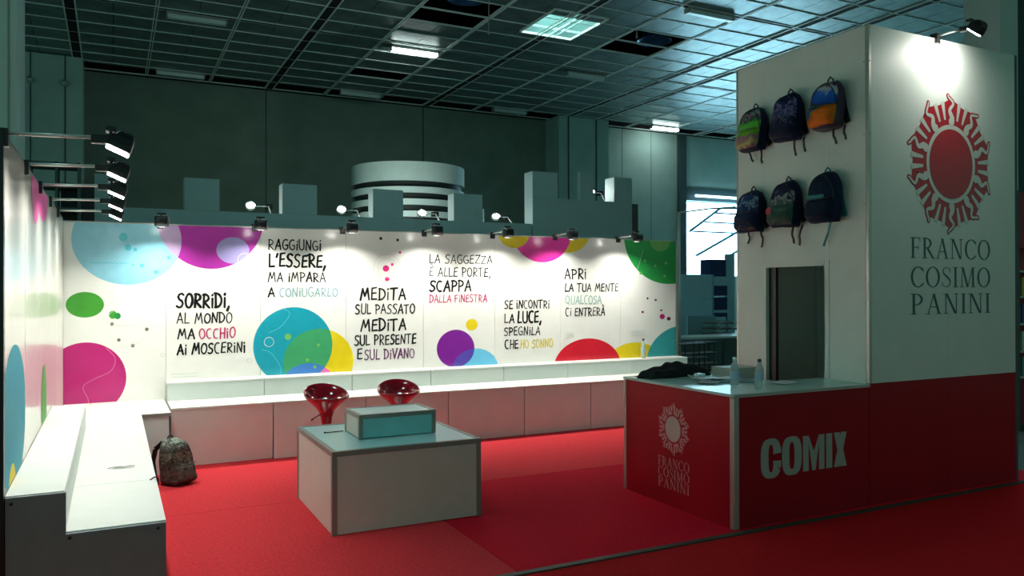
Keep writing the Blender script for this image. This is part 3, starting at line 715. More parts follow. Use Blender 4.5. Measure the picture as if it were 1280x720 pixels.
side_disc(4.55, 1.03, .52, .36, 'teal', 1); side_disc(4.44, .72, .14, .11, 'yellow', 2)
side_disc(5.72, 2.33, .26, .26, 'rose', 1); side_disc(6.3, 2.33, .45, .20, 'rose', 0); side_disc(6.4, .88, .22, .26, 'green', 1)


# spotlights of both walls
lab_l = ['nearest of the five arm spotlights on the left wall', 'second nearest arm spotlight on the left wall', 'middle one of the five arm spotlights on the left wall', 'fourth arm spotlight on the left wall, second from the far corner', 'arm spotlight on the left wall nearest the far corner']
for k, y in enumerate((4.12, 5.07, 6.0, 6.93, 7.86)):
    arm_lamp('arm_spotlight', 'black '+lab_l[k], (WX, y, 2.348), 0, 'spotlights on the left wall', LAMP_W*.62, tilt=24, lean=20)
where = ['between the pale blue and purple discs', 'at the right end of the purple disc', 'above the MEDITA phrase', 'above the LA SAGGEZZA phrase', 'over the small yellow disc at the wall top', 'where pink disc meets yellow at the wall top', 'over the big green disc']
for k, x in enumerate((.42, 1.345, 2.29, 3.26, 4.15, 5.03, 6.0)):
    arm_lamp('arm_spotlight', 'black arm spotlight on back mural wall '+where[k], (x, BY, 2.345), -PI/2, 'spotlights on the back mural wall', LAMP_W*1.4, tilt=82)

# ================================================================== CARPET
def carpet_mat(name, c_):
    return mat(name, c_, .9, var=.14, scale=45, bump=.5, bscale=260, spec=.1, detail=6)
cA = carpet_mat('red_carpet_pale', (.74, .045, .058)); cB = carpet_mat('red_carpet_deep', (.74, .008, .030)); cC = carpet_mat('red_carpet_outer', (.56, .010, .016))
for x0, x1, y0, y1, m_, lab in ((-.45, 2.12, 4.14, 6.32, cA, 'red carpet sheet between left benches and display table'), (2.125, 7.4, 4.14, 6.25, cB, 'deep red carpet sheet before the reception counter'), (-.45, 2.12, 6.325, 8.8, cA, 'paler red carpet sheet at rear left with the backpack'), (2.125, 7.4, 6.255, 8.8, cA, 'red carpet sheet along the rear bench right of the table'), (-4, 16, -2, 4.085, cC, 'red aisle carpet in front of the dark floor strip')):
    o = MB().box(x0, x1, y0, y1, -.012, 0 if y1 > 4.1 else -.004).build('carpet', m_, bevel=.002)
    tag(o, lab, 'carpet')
tp = MB().box(-.45, 7.4, 4.088, 4.138, -.012, .004).build('trim_1', mat('dark_floor_strip', (.045, .05, .035), .5))
tag(tp, 'dark metal floor strip edging the red platform', 'floor strip', kind='structure')

# ================================================================== BENCHES
gap = .006
def back_bench(x0, x1, label, tiltz=0, tiltx=0, right_end=False):
    t = thing('stepped_bench', label, 'bench', (x0, 8.0, 0), group='white stepped benches along the mural')
    w = x1-x0-gap
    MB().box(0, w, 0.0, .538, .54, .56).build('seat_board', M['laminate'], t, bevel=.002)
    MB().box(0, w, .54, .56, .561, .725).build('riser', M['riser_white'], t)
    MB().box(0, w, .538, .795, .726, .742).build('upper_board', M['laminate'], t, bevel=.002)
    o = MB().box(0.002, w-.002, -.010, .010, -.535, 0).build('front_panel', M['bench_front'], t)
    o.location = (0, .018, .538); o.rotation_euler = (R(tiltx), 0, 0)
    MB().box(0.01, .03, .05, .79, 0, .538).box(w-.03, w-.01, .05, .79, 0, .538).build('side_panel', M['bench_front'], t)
bx = [.48, 1.41, 2.34, 3.26, 4.19, 5.08, 6.05, 6.965]
labs = ['white stepped bench unit at the left end of the rear row, below SORRIDI', 'white stepped bench unit below the large teal disc', 'white stepped bench unit below the MEDITA phrase, behind the stools', 'white stepped bench unit below the purple disc', 'white stepped bench unit below the SE INCONTRI phrase', 'white stepped bench unit below the red disc', 'white stepped bench unit at the right end, mostly hidden by the counter']
tx = [3.5, -.3, .2, 0, .2, .6, -2.2]
for k in range(7): back_bench(bx[k], bx[k+1], labs[k], tiltx=tx[k])

def left_bench(y0, y1, label, up, near=False, y1up=None):
    t = thing('stepped_bench', label, 'bench', (WX, y0, 0), group='white stepped benches along the left wall')
    d = y1-y0-gap; du = (y1up or y1)-y0-gap
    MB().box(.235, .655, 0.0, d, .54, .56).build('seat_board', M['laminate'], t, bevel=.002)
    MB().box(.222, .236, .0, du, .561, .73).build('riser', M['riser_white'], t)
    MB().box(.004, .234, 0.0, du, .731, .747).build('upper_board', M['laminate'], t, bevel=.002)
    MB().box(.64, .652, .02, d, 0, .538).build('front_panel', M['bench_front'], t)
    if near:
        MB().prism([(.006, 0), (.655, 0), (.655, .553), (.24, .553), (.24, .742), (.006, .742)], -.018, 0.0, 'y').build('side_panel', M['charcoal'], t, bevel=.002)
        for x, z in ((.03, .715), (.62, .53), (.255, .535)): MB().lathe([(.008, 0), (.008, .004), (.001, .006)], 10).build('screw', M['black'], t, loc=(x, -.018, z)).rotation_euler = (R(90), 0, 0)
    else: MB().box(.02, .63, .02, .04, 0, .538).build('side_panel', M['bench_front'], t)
left_bench(4.125, 5.05, 'white stepped bench unit nearest the camera with charcoal end panel', 0, near=True)
left_bench(5.05, 6.0, 'white left bench unit with the small dark scrap lying on it', 0)
left_bench(6.0, 7.75, 'long white left bench unit reaching the rear corner', 0, y1up=7.2)
t = thing('corner_bench', 'low white corner bench box below the magenta disc', 'bench', (WX, 7.753, 0))
MB().box(.24, .895, 0, 1.04, .53, .555).build('seat_board', M['laminate'], t, bevel=.002)
MB().box(.004, .238, -.55, 1.04, .53, .554).build('seat_board', M['laminate'], t, bevel=.002)
MB().box(.24, .88, .012, .028, 0, .53).build('front_panel', M['bench_front'], t)
MB().box(.862, .88, .03, 1.0, 0, .529).build('side_panel', M['bench_front'], t)
MB().box(.24, .896, -.004, .011, .525, .556).build('edge_strip', M['taupe'], t)

o = MB().rings([[(-.06+.03*k+rr*math.cos(q)*.5, rr*math.sin(q), .004+.004*abs(math.sin(k*2))+.002*math.cos(q)) for q in [2*PI*i/8 for i in range(8)]] for k, rr in enumerate((.002, .010, .016, .008, .012, .004))]).build('plastic_scrap', mat('dark_scrap', (.12, .14, .13), .4), loc=(.03, 5.45, .562))
tag(o, 'small crumpled dark scrap lying on the middle left bench seat', 'scrap')
o = MB().tube([(.19, 5.02, .563), (.215, 5.03, .575), (.235, 5.05, .563), (.24, 5.06, .52)], .004, 6).build('cable_tie', M['black']); tag(o, 'short dark cable end poking up at a left bench joint', 'cable')

# ================================================================== DISPLAY TABLE
def framed_box(name, label, cat, x0, y0, sx, sy, z0, h, fr, front_m, side_m, top_m, frame_m):
    t = thing(name, label, cat, (x0, y0, z0))
    i = .006
    MB().box(fr, sx-fr, i, i+.012, .004, h-fr).build('front_panel', front_m, t)
    MB().box(fr, sx-fr, sy-i-.012, sy-i, .004, h-fr).build('back_panel', front_m, t)
    MB().box(i, i+.012, fr, sy-fr, .004, h-fr).build('side_panel', side_m, t)
    MB().box(sx-i-.012, sx-i, fr, sy-fr, .004, h-fr).build('side_panel', side_m, t)
    MB().box(fr, sx-fr, fr, sy-fr, h-.016, h-.003).build('top_panel', top_m, t)
    for x, y in ((0, 0), (sx-fr, 0), (0, sy-fr), (sx-fr, sy-fr)):
        MB().box(x, x+fr, y, y+fr, .0, h-fr).build('corner_profile', frame_m, t, bevel=.002)
    for a in ((0, sx, 0, fr), (0, sx, sy-fr, sy)): MB().box(*a, h-fr+.0005, h).build('edge_profile', frame_m, t, bevel=.002)
    for a in ((0, fr, fr, sy-fr), (sx-fr, sx, fr, sy-fr)): MB().box(*a, h-fr+.0005, h).build('edge_profile', frame_m, t, bevel=.002)
    return t
framed_box('display_table', 'low square white display table with teal top and taupe metal edges', 'table', 1.312, 5.30, 1.10, 1.13, 0, .566, .036, M['table_white'], M['table_white'], M['teal_top'], M['taupe'])
framed_box('display_riser', 'small teal-fronted display box standing on the low table', 'box', 1.60, 5.665, .60, .40, .567, .175, .032, M['teal_front'], M['table_white'], M['teal_top'], M['taupe'])
o = MB().tube([(1.44, 6.02, .572), (1.58, 6.03, .573)], .004, 8).lathe([(.006, 0), (.006, .012)], 8, c=(1.435, 6.02, .568)).build('pen', M['black']); tag(o, 'thin dark pen lying on the low table beside the small box', 'pen')

# ================================================================== STOOLS
def stool(label, x, y, rz, h):
    t = thing('bar_stool', label, 'stool', (x, y, 0), rz, 'red bar stools')
    n = 40
    def ring(r, z, tilt=0, sx=1.0, thick=0):
        return [(r*sx*math.cos(2*PI*k/n), r*math.sin(2*PI*k/n), z+tilt*max(-.25, math.sin(2*PI*k/n))) for k in range(n)]
    # outer shell from stem sleeve to rim, then back down inside
    rs = [ring(.040, -.34), ring(.042, -.24), ring(.050, -.18), ring(.068, -.13, .0), ring(.105, -.085, .005), ring(.150, -.045, .02), ring(.182, -.012, .045), ring(.197, .012, .07), ring(.198, .022, .078), ring(.190, .022, .076), ring(.172, -.002, .05), ring(.135, -.03, .02), ring(.08, -.045, .006), ring(.02, -.05)]
    MB().rings(rs).build('seat', M['red_gloss'], t, smooth=True, loc=(0, 0, h))
    MB().tube([(0, 0, .03), (0, 0, h-.33)], .024, 14).build('gas_column', M['chrome'], t, smooth=True)
    MB().tube([(0, 0, .03), (0, 0, .35)], .032, 14).build('column_sleeve', M['black'], t, smooth=True)
    MB().lathe([(.205, 0), (.205, .008), (.19, .015), (.06, .035), (.03, .05)], 40).build('base_plate', M['chrome'], t, smooth=True)
    MB().tube([(-.04, -.02, h-.14), (-.12, -.05, h-.17), (-.155, -.06, h-.19)], [.005, .005, .008], 8).build('lever', M['black'], t)
    fr_ = [(.145*math.cos(a), .145*math.sin(a)-.02, .27) for a in [PI*(1.0+k/12) for k in range(13)]]
    MB().tube([(0, 0, .30)]+fr_+[(0, 0, .30)], .010, 8).build('footrest', M['chrome'], t, smooth=True)
stool('glossy red bar stool behind the low table, at left of the pair', 1.69, 7.02, R(4), .712)
stool('glossy red bar stool half hidden behind the small box, right of the pair', 2.385, 7.1, R(-10), .705)

# ================================================================== RECEPTION COUNTER AND TOWER
CX0, CX1, CY0, CY1, CH = 3.81, 5.15, 4.18, 5.49, .93
TX0, TX1, TY0, TY1, TH_ = 5.156, 7.02, 4.18, 5.62, 3.68
rc = thing('reception_counter', 'red L-shaped reception counter with pale teal top at the right', 'counter', (0, 0, 0))
MB().box(CX0, CX0+.02, CY0+.045, CY1-.03, 0, CH-.022).build('left_panel', M['red_board'], rc)
MB().box(CX0+.045, CX1+.0, CY0, CY0+.02, 0, CH-.022).build('front_panel', M['red_board'], rc)
MB().box(CX0-.004, CX0+.042, CY0-.004, CY0+.042, 0, CH-.023).build('corner_post', M['alu'], rc, bevel=.004)
MB().box(CX0-.004, CX0+.03, CY1-.028, CY1+.004, 0, CH-.023).build('corner_post', M['alu'], rc, bevel=.004)
MB().box(CX0+.45, CX0+.465, CY0+.45, CY1, 0, CH-.03).build('inner_panel', M['tower_white'], rc)
MB().box(CX0+.465, CX1, CY0+.45, CY0+.465, 0, CH-.03).build('inner_panel', M['tower_white'], rc)
top = MB().prism([(CX0-.008, CY0-.008), (CX1, CY0-.008), (CX1, 4.66), (4.70, 4.66), (4.62, 4.86), (4.56, CY1), (CX0-.008, CY1+.006)], CH-.02, CH, 'z')
top.build('countertop', mat('pale_teal_counter', (.50, .70, .66), .25, var=.03), rc, bevel=.002)
MB().box(CX0-.009, CX1, CY0-.012, CY0-.0085, CH-.022, CH-.001).build('edge_strip', M['alu'], rc)

def emblem(mbs, cx, cz, r, P0, P1, P2, aspect=1.04):
    """round sun emblem with ten wavy flames and twenty straight bars; returns builders for base colour and marks"""
    base, marks, over = mbs
    def E2(rr, a): return (cx+rr*math.cos(R(a)), cz+rr*aspect*math.sin(R(a)))
    n = 80
    base.add([P0(*E2(r*(.95+.03*math.cos(R(10*a*360/n-900))), a*360/n)) for a in range(n)], [tuple(range(n))])
    # ring around the centre
    for k in range(48):
        a0, a1 = k*7.5, (k+1)*7.5
        marks.add([P1(*E2(r*.60, a0)), P1(*E2(r*.60, a1)), P1(*E2(r*.53, a1)), P1(*E2(r*.53, a0))], [(0, 1, 2, 3)])
    for f in range(10):
        A = 90+36*f
        for off in (12.5, 23.5):
            a = A+off; w0, w1 = 1.7, 2.6
            marks.add([P1(*E2(r*.68, a-w0)), P1(*E2(r*.68, a+w0)), P1(*E2(r*.965, a+w1)), P1(*E2(r*.965, a-w1))], [(0, 1, 2, 3)])
        pts = []; ws = []
        for k in range(15):
            t_ = k/14; rr = r*(.645+.40*t_)
            wob = (4.2*math.sin(t_*2*PI*1.7+.4))*(.35+.65*t_)*(1 if f % 2 else -1)
            pts.append(E2(rr, A+wob)); ws.append(r*(.075*(1-t_)**3+.062-.034*t_**2))
        ribbon(base, pts, [w+r*.05 for w in ws], P0)
        fm = MB(base.flat); ribbon(fm, pts, ws, P2); over.append(fm)
        # little split at the root of the flame
def emblem_on(parent, cx, cz, r, P, basec, markc, nrm):
    b, m_, o_ = MB(nrm), MB(nrm), []
    emblem((b, m_, o_), cx, cz, r, lambda u, v: P(u, v, .0007), lambda u, v: P(u, v, .0018), lambda u, v: P(u, v, .0026))
    e = b.build('emblem', basec, parent)
    m_.build('emblem_ray', markc, e); [q_.build('emblem_flame', markc, e) for q_ in o_]
    return e
pinkw = flat('pale_pink_vinyl', (.66, .33, .33)); greyw = flat('grey_white_vinyl', (.62, .66, .60)); redv = flat('red_vinyl', (.42, .006, .022)); inkg = flat('green_black_vinyl', (.015, .045, .040))
# side of the counter (faces the stand interior)
e2 = emblem_on(rc, 4.845, .590, .180, lambda u, v, d: (CX0-d, u, v), pinkw, redv, (-1, 0, 0))
q = MB(); n = 40
q.add([(CX0-.0034, 4.845+.090*math.cos(2*PI*k/n), .590+.094*math.sin(2*PI*k/n)) for k in range(n)], [tuple(range(n))]); q.build('emblem_centre', flat('grey_pink_vinyl', (.60, .50, .46)), e2)
for txt, zb in (('FRANCO', .290), ('COSIMO', .208), ('PANINI', .126)):
    mb = MB((-1, 0, 0)); serif_text(mb, txt, -5.032, -4.655, zb, .074, lambda u, v: (CX0-.001, -u, v)); mb.build('lettering', pinkw, rc)
mb = MB((0, -1, 0)); block_text(mb, 4.05, 4.905, .335, .255, lambda u, v: (u, CY0-.001, v)); mb.build('lettering', flat('grey_teal_vinyl', (.42, .44, .40), .6), rc)

tw = thing('booth_tower', 'tall white storage tower with red base and sun emblem at right', 'booth', (0, 0, 0))
P_ = .03
# front: red below, white above
fx = [TX0+P_, 6.09, TX1-P_]
for a, b in zip(fx[:-1], fx[1:]):
    MB().box(a+.0005, b-.0005, TY0, TY0+.02, .932, TH_).build('front_panel', M['tower_white'], tw)
    MB().box(a+.0005, b-.0005, TY0, TY0+.02, 0, .930).build('red_panel', M['red_board'], tw)
MB().box(TX0, TX0+P_, TY0-.002, TY0+P_, CH+.002, TH_+.005).build('corner_post', M['alu'], tw, bevel=.004)
MB().box(TX0, TX0+P_, TY0, TY0+P_, 0, CH).build('corner_post', M['red_board'], tw)
for x, y in ((TX1-P_, TY0-.002), (TX0, TY1-P_), (TX1-P_, TY1-P_)):
    MB().box(x, x+P_+.004, y, y+P_, 0, TH_+.005).build('corner_post', M['alu'] if x < 6 else M['hall_dark'], tw, bevel=.004)
for z in (1.55, 2.31, 2.84, 3.40):
    for dx, dy in ((.012, -.004), (-.002, .04)):
        MB().lathe([(.006, 0), (.006, .003)], 8).build('screw', M['black'], tw, loc=(TX0+dx, TY0+dy, z))
D0, D1, DZ = 4.60, 5.245, 1.845       # doorway in the left face
MB().box(TX0, TX0+.02, TY0+P_, D0-.045, CH+.002 if 0 else 0, TH_).build('left_panel', M['tower_white'], tw)
MB().box(TX0, TX0+.02, D1+.03, TY1-P_, 0, TH_).build('left_panel', M['tower_white'], tw)
MB().box(TX0, TX0+.02, D0-.044, D1+.029, DZ+.045, TH_).build('left_panel', M['tower_white'], tw)
MB().box(TX0-.006, TX0+.03, D0-.043, D0, 0, DZ+.044).build('door_frame', M['tower_white'], tw)
MB().box(TX0-.006, TX0+.03, D1, D1+.028, 0, DZ+.044).build('door_frame', M['tower_white'], tw)
MB().box(TX0-.006, TX0+.03, D0+.001, D1-.001, DZ, DZ+.044).build('door_frame', M['tower_white'], tw)
MB().box(TX0+P_, TX1-P_, TY1-.02, TY1, 0, TH_).build('rear_panel', M['tower_white'], tw)
MB().box(TX1-.02, TX1, TY0+P_, TY1-P_, 0, TH_).build('right_panel', M['tower_white'], tw)
MB().box(TX0+.03, TX0+.06, D1-.08, D1+.01, 0, DZ).build('doorway_shadow', M['black'], tw)  # black strip put in for the shadow along the doorway's inner edge
MB().box(6.15, 6.17, TY0+P_, TY1-P_, 0, TH_-.05).build('inner_panel', M['tower_white'], tw)
MB().box(5.95, 6.14, 4.65, 5.05, 0, 1.04).build('inner_shelf', M['black'], tw)
emblem_on(tw, 6.132, 2.676, .515, lambda u, v, d: (u, TY0-d, v), redv, greyw, (0, -1, 0))
n = 48
q = MB().add([(6.132+.274*math.cos(2*PI*k/n), TY0-.0036, 2.676+.285*math.sin(2*PI*k/n)) for k in range(n)], [tuple(range(n))]); q.build('emblem_centre', redv, tw)
for txt, zb in (('FRANCO', 1.900), ('COSIMO', 1.668), ('PANINI', 1.452)):
    mb = MB((0, -1, 0)); serif_text(mb, txt, 5.625, 6.645, zb, .165, lambda u, v: (u, TY0-.001, v)); mb.build('lettering', flat('green_black_vinyl', (.010, .032, .030), .8, 0), tw)
arm_lamp('arm_spotlight', 'black arm spotlight on the tower top shining over the sun emblem', (5.95, TY0, 3.70), -PI/2+R(12), None, LAMP_W*.42, tilt=42, arm=.20, spread=168, lean=42)

# ================================================================== BACKPACKS
def backpack(label, loc, rz, front_m, body_m, pocket_m, strap_m, w=.30, h=.42, d=.17, seed=1, tails=((-.08, .13, .0), (.07, .10, .02)), group=None, handle=True, band=None, stand=False, strap_out=None):
    """local: back against x=0, front towards -x, bottom at z=0"""
    t = thing('backpack', label, 'backpack', loc, rz, group)
    rr = random.Random(seed); n = 36
    ph = [rr.uniform(0, 6.28) for _ in range(8)]
    def prof(z):
        k = z/h
        ww = w/2*(1-.10*(1-k))*(1 if k < .55 else math.sqrt(max(0, 1-((k-.55)/.47)**2.3)))
        dd = d*(1-.42*k)*(1 if k < .82 else math.sqrt(max(0.02, 1-((k-.82)/.19)**2)))
        if k < .07: ww *= .86+.14*k/.07; dd *= .80+.20*k/.07
        return ww, dd
    def section(z, ex=0.0, x0=0.0, half=False):
        ww, dd = prof(z); pts = []
        for i in range(n):
            a = 2*PI*i/n; c, s_ = math.cos(a), math.sin(a); e = .62
            X = -(dd/2)+(dd/2)*math.copysign(abs(c)**e, c); Yy = ww*math.copysign(abs(s_)**e, s_)
            bump_ = 1+.035*math.sin(3*a+ph[0]+z*22)+.025*math.sin(5*a+ph[1]-z*31)
            if c < 0: X = -(dd/2)+(X+dd/2)*bump_
            pts.append((X, Yy*(1+.02*math.sin(z*40+ph[2])), z+.006*math.sin(a*2+ph[3])))
        return pts
    zs = [h*k/22 for k in range(23)]; zs[-1] = h*.995
    MB().rings([section(z) for z in zs]).build('body', body_m, t, smooth=True)
    # front face cloth
    def face(z, k):   # k -1..1 across the front
        ww, dd = prof(z); a = PI-k*1.18; c, s_ = math.cos(a), math.sin(a); e = .62
        bump_ = 1+.035*math.sin(3*a+ph[0]+z*22)+.025*math.sin(5*a+ph[1]-z*31)
        return (-(dd/2)-(dd/2)*abs(c)**e*bump_-.004, ww*math.copysign(abs(s_)**e, s_)*(1+.02*math.sin(z*40+ph[2])), z)
    def sheet(z0, z1, bulge, kk, nz=14, nk=14):
        mb = MB(); vs = []
        for i in range(nz+1):
            z = z0+(z1-z0)*i/nz
            for j in range(nk+1):
                k = -kk+2*kk*j/nk; p = face(z, k)
                b = bulge*min(1, 4*(1-abs(k/kk)))*min(1, 5*i/nz, 5*(nz-i)/nz)
                vs.append((p[0]-b, p[1], p[2]))
        fs = [(i*(nk+1)+j, i*(nk+1)+j+1, (i+1)*(nk+1)+j+1, (i+1)*(nk+1)+j) for i in range(nz) for j in range(nk)]
        return mb.add(vs, fs)
    sheet(h*.03, h*.93, .0, .93).build('front_cloth', front_m, t, smooth=True)
    pk = sheet(h*.05, h*.46, .028, .86).build('front_pocket', pocket_m, t, smooth=True)
    zp = [tuple(Vector(face(h*.44, k*.8/6))+Vector((-.028, 0, .004))) for k in range(-6, 7)]
    MB().tube(zp, .004, 6).build('zip', M['black'], pk)
    zz = [face(h*(.42+.50*math.sin(PI*i/16)), -.93+1.86*i/16) for i in range(17)]
    MB().tube(zz, .0045, 6).build('zip', M['black'], t)
    if handle:
        tz = h-.015; MB().tube([(-.03, -.028, tz), (-.032, -.024, tz+.03), (-.034, 0, tz+.052), (-.032, .024, tz+.03), (-.03, .028, tz)], .006, 8).build('handle', strap_m, t, smooth=True)
    for s_ in (-1, 1):      # shoulder straps at the back
        pts = [(-.004, s_*.045, h*.93), (.012, s_*.075, h*.75), (.014, s_*.09, h*.45), (.004, s_*w*.44, h*.10)] if not stand else [(.0, s_*.045, h*.93), (.045, s_*.085, h*.78), (.06, s_*.10, h*.50), (.03, s_*.11, h*.22), (.0, s_*.12, h*.06)]
        mb = MB()
        for p, q_ in zip(pts[:-1], pts[1:]): mb.bar(p, q_, .045, .010, up=(1, 0, 0))
        mb.build('shoulder_strap', strap_m, t)
    for yy, ln_, sw in tails:
        mb = MB(); p = (-.02, yy, .01)
        for k in range(4):
            q_ = (-.02+.012*math.sin(k+ph[4]), yy+sw*(k+1)/4+.006*math.sin(k*2+ph[5]), .01-ln_*(k+1)/4)
            mb.bar(p, q_, .020, .004, up=(1, 0, 0)); p = q_
        mb.build('strap_tail', strap_m, t)
    if band:
        z0, z1, bm_, k0, k1 = band
        vs = []; 
        for i in range(3):
            z = h*(z0+(z1-z0)*i/2)
            for j in range(11):
                p = face(z, k0+(k1-k0)*j/10); vs.append((p[0]-.006, p[1], p[2]+.008*j/10))
        MB().add(vs, [(i*11+j, i*11+j+1, (i+1)*11+j+1, (i+1)*11+j) for i in range(2) for j in range(10)]).build('stripe', bm_, t)
    return t
navy = mat('navy_nylon', (.008, .014, .05), .6, var=.3, spec=.15); blk = mat('black_webbing', (.012, .014, .016), .6, var=.2); tealn = mat('teal_nylon', (.01, .22, .21), .5); plum = mat('plum_nylon', (.035, .010, .045), .45, var=.2)
g6 = 'backpacks hanging on the tower'
xw = TX0-.022
p1 = packmat('print_fish_green', [(0, (.12, .02, .10)), (.10, (.45, .42, .15)), (.24, (.30, .12, .22)), (.32, (.16, .50, .02)), (.55, (.10, .52, .06)), (.66, (.01, .03, .06)), (.74, (.30, .28, .32)), (.82, (.01, .26, .25)), (1, (.01, .34, .32))], .18, 8)
p2 = packmat('print_night_blue', [(0, (.01, .012, .03)), (.35, (.012, .02, .06)), (.45, (.16, .17, .34)), (.52, (.015, .02, .09)), (.66, (.18, .19, .40)), (.72, (.02, .025, .10)), (.8, (.02, .025, .09)), (1, (.008, .012, .04))], .40, 14)
p3 = packmat('print_bird', [(0, (.50, .12, .015)), (.24, (.55, .14, .01)), (.33, (.08, .22, .02)), (.45, (.02, .02, .05)), (.52, (.01, .08, .42)), (.68, (.015, .14, .60)), (.76, (.45, .55, .55)), (.86, (.07, .012, .10)), (1, (.05, .01, .08))], .24, 8, xs=-.6)
p3b = packmat('print_bird_pocket', [(0, (.70, .16, .01)), (.3, (.75, .18, .01)), (.40, (.60, .10, .015)), (.46, (.10, .34, .03)), (.52, (.01, .08, .38)), (.8, (.01, .08, .42)), (1, (.01, .06, .32))], .26, 9, xs=2.4)
p4 = packmat('print_dark_city', [(0, (.12, .11, .08)), (.08, (.02, .02, .05)), (.3, (.01, .02, .07)), (.5, (.01, .03, .11)), (.60, (.20, .32, .44)), (.66, (.01, .04, .18)), (1, (.008, .03, .10))], .38, 16)
p5 = packmat('print_comic_grey', [(0, (.10, .12, .10)), (.2, (.03, .07, .06)), (.35, (.05, .18, .13)), (.45, (.08, .08, .08)), (.55, (.25, .33, .34)), (.62, (.02, .02, .06)), (1, (.01, .012, .05))], .38, 16)
p6 = packmat('print_plain_navy', [(0, (.004, .012, .035)), (1, (.006, .016, .045))], .2, 6)
backpack('green and yellow backpack with a big eye, upper left on the tower', (xw, 5.31, 2.885), 0, p1, navy, p1, blk, h=.38, seed=1, tails=((-.05, .13, -.02), (.10, .10, -.06)), group=g6)
backpack('dark night-blue patterned backpack, middle of the tower\'s upper row', (xw, 4.905, 2.905), 0, p2, navy, p2, blk, h=.40, seed=2, tails=((-.03, .14, .0), (-.13, .12, .0)), group=g6)
backpack('backpack with blue and orange bird print and plum sides, upper right', (xw, 4.49, 2.925), 0, p3, plum, p3b, blk, h=.38, seed=3, tails=((-.02, .13, -.02), (-.13, .11, -.0)), group=g6)
backpack('blue backpack with small dark city print, lower left on the tower', (xw, 5.34, 2.165), 0, p4, navy, p4, blk, h=.37, seed=4, tails=((.08, .11, .0), (-.07, .15, -.02)), group=g6)
backpack('grey-green comic print backpack with red spot, lower row middle', (xw, 4.93, 2.18), 0, p5, navy, p5, blk, h=.39, seed=5, tails=((-.04, .15, .01), (-.14, .17, .05)), group=g6)
backpack('plain dark navy backpack with a turquoise stripe, lower row right', (xw, 4.52, 2.19), 0, p6, navy, p6, tealn, h=.40, seed=6, tails=((-.02, .20, .08),), group=g6, band=(.43, .53, tealn, -.2, .9))
# round printed eye on the first backpack
for nm in [o for o in bpy.data.objects if o.name.startswith('backpack') and 'big eye' in o.get('label', '')]:
    for rr_, m_, dx in ((.062, mat('eye_rim', (.02, .02, .03), .4), 0), (.048, mat('eye_pink', (.30, .16, .26), .4), .002), (.030, mat('eye_ring', (.03, .02, .04), .4), .004), (.016, mat('eye_green', (.10, .30, .14), .4), .006)):
        MB().lathe([(rr_, 0), (rr_, .002)], 24).build('printed_eye', m_, nm, loc=(-.118-dx, .03, .275)).rotation_euler = (0, R(-78), 0)
for nm in [o for o in bpy.data.objects if o.name.startswith('backpack') and 'red spot' in o.get('label', '')]:
    MB().lathe([(.030, 0), (.030, .003)], 16).build('printed_spot', mat('spot_red', (.50, .02, .06), .4), nm, loc=(-.205, .06, .13)).rotation_euler = (0, R(-88), 0)
camo = packmat('print_camouflage', [(0, (.03, .026, .022)), (.3, (.13, .10, .08)), (.42, (.02, .018, .016)), (.58, (.18, .16, .12)), (.72, (.03, .028, .025)), (1, (.34, .42, .34))], .50, 20)
brown = camo
backpack('grey-brown camouflage backpack standing on the carpet by the corner bench', (.42, 7.46, .004), R(128), camo, brown, camo, blk, w=.27, h=.375, d=.25, seed=9, tails=(), stand=True)

# ================================================================== THINGS ON THE COUNTER
cap_b = mat('dark_blue_cap', (.01, .02, .06), .4); lab_m = mat('bottle_label', (.30, .48, .62), .4, var=.15); water = glassmat('water_plastic', (.80, .92, .97), .05)
def bottle(label, x, y, z, cap=cap_b, h=.215, lab=True):
    s_ = h/.215
    t = thing('water_bottle', label, 'bottle', (x, y, z), group='water bottles')
    MB().lathe([(.001, .002), (.028, .002), (.032, .010), (.032, .05), (.030, .055), (.032, .06), (.032, .125), (.029, .145), (.019, .172), (.012, .185), (.012, .195)], 24).build('body', water, t, smooth=True).scale = (1, 1, s_)
    MB().lathe([(.0325, .062), (.0325, .118)], 24, caps=False).build('label_band', lab_m, t, smooth=True).scale = (1, 1, s_)
    MB().lathe([(.014, .193), (.0145, .195), (.0145, .213), (.012, .215)], 18).build('cap', cap, t).scale = (1, 1, s_)
bottle('clear water bottle with dark cap nearest the tower doorway on the counter', 4.215, 4.36, CH+.001)
bottle('clear water bottle with pale cap on the counter beside the papers', 4.135, 4.53, CH+.001, cap=mat('pale_cap', (.5, .65, .72), .3))
bottle('water bottle standing behind the black jacket, against the mural', 6.32, 8.66, .743, h=.26)

# black jacket heap
t = None
nx, ny = 34, 16; vs = []; rj = random.Random(5)
for j in range(ny+1):
    for i in range(nx+1):
        u, v = i/nx, j/ny
        x = 3.85+u*.66+.03*math.sin(v*9); y = 5.20+v*.22+u*.02
        e = (1-abs(2*u-1)**5)*(1-abs(2*v-1)**3)
        z = CH+.003+max(0, e)*(.070+.045*u+.012*math.sin(u*11+v*4)+.007*math.sin(u*31-v*11)+.008*math.sin(v*15))
        vs.append((x, y+.012*math.sin(u*14), z))
o = MB().add(vs, [(j*(nx+1)+i, j*(nx+1)+i+1, (j+1)*(nx+1)+i+1, (j+1)*(nx+1)+i) for j in range(ny) for i in range(nx)]).build('jacket', mat('black_fabric', (.006, .007, .009), .75, var=.3, bump=.3), smooth=True)
md = o.modifiers.new('thick', 'SOLIDIFY'); md.thickness = .003; md.offset = 1
tag(o, 'crumpled black jacket lying at the far end of the red counter', 'jacket')
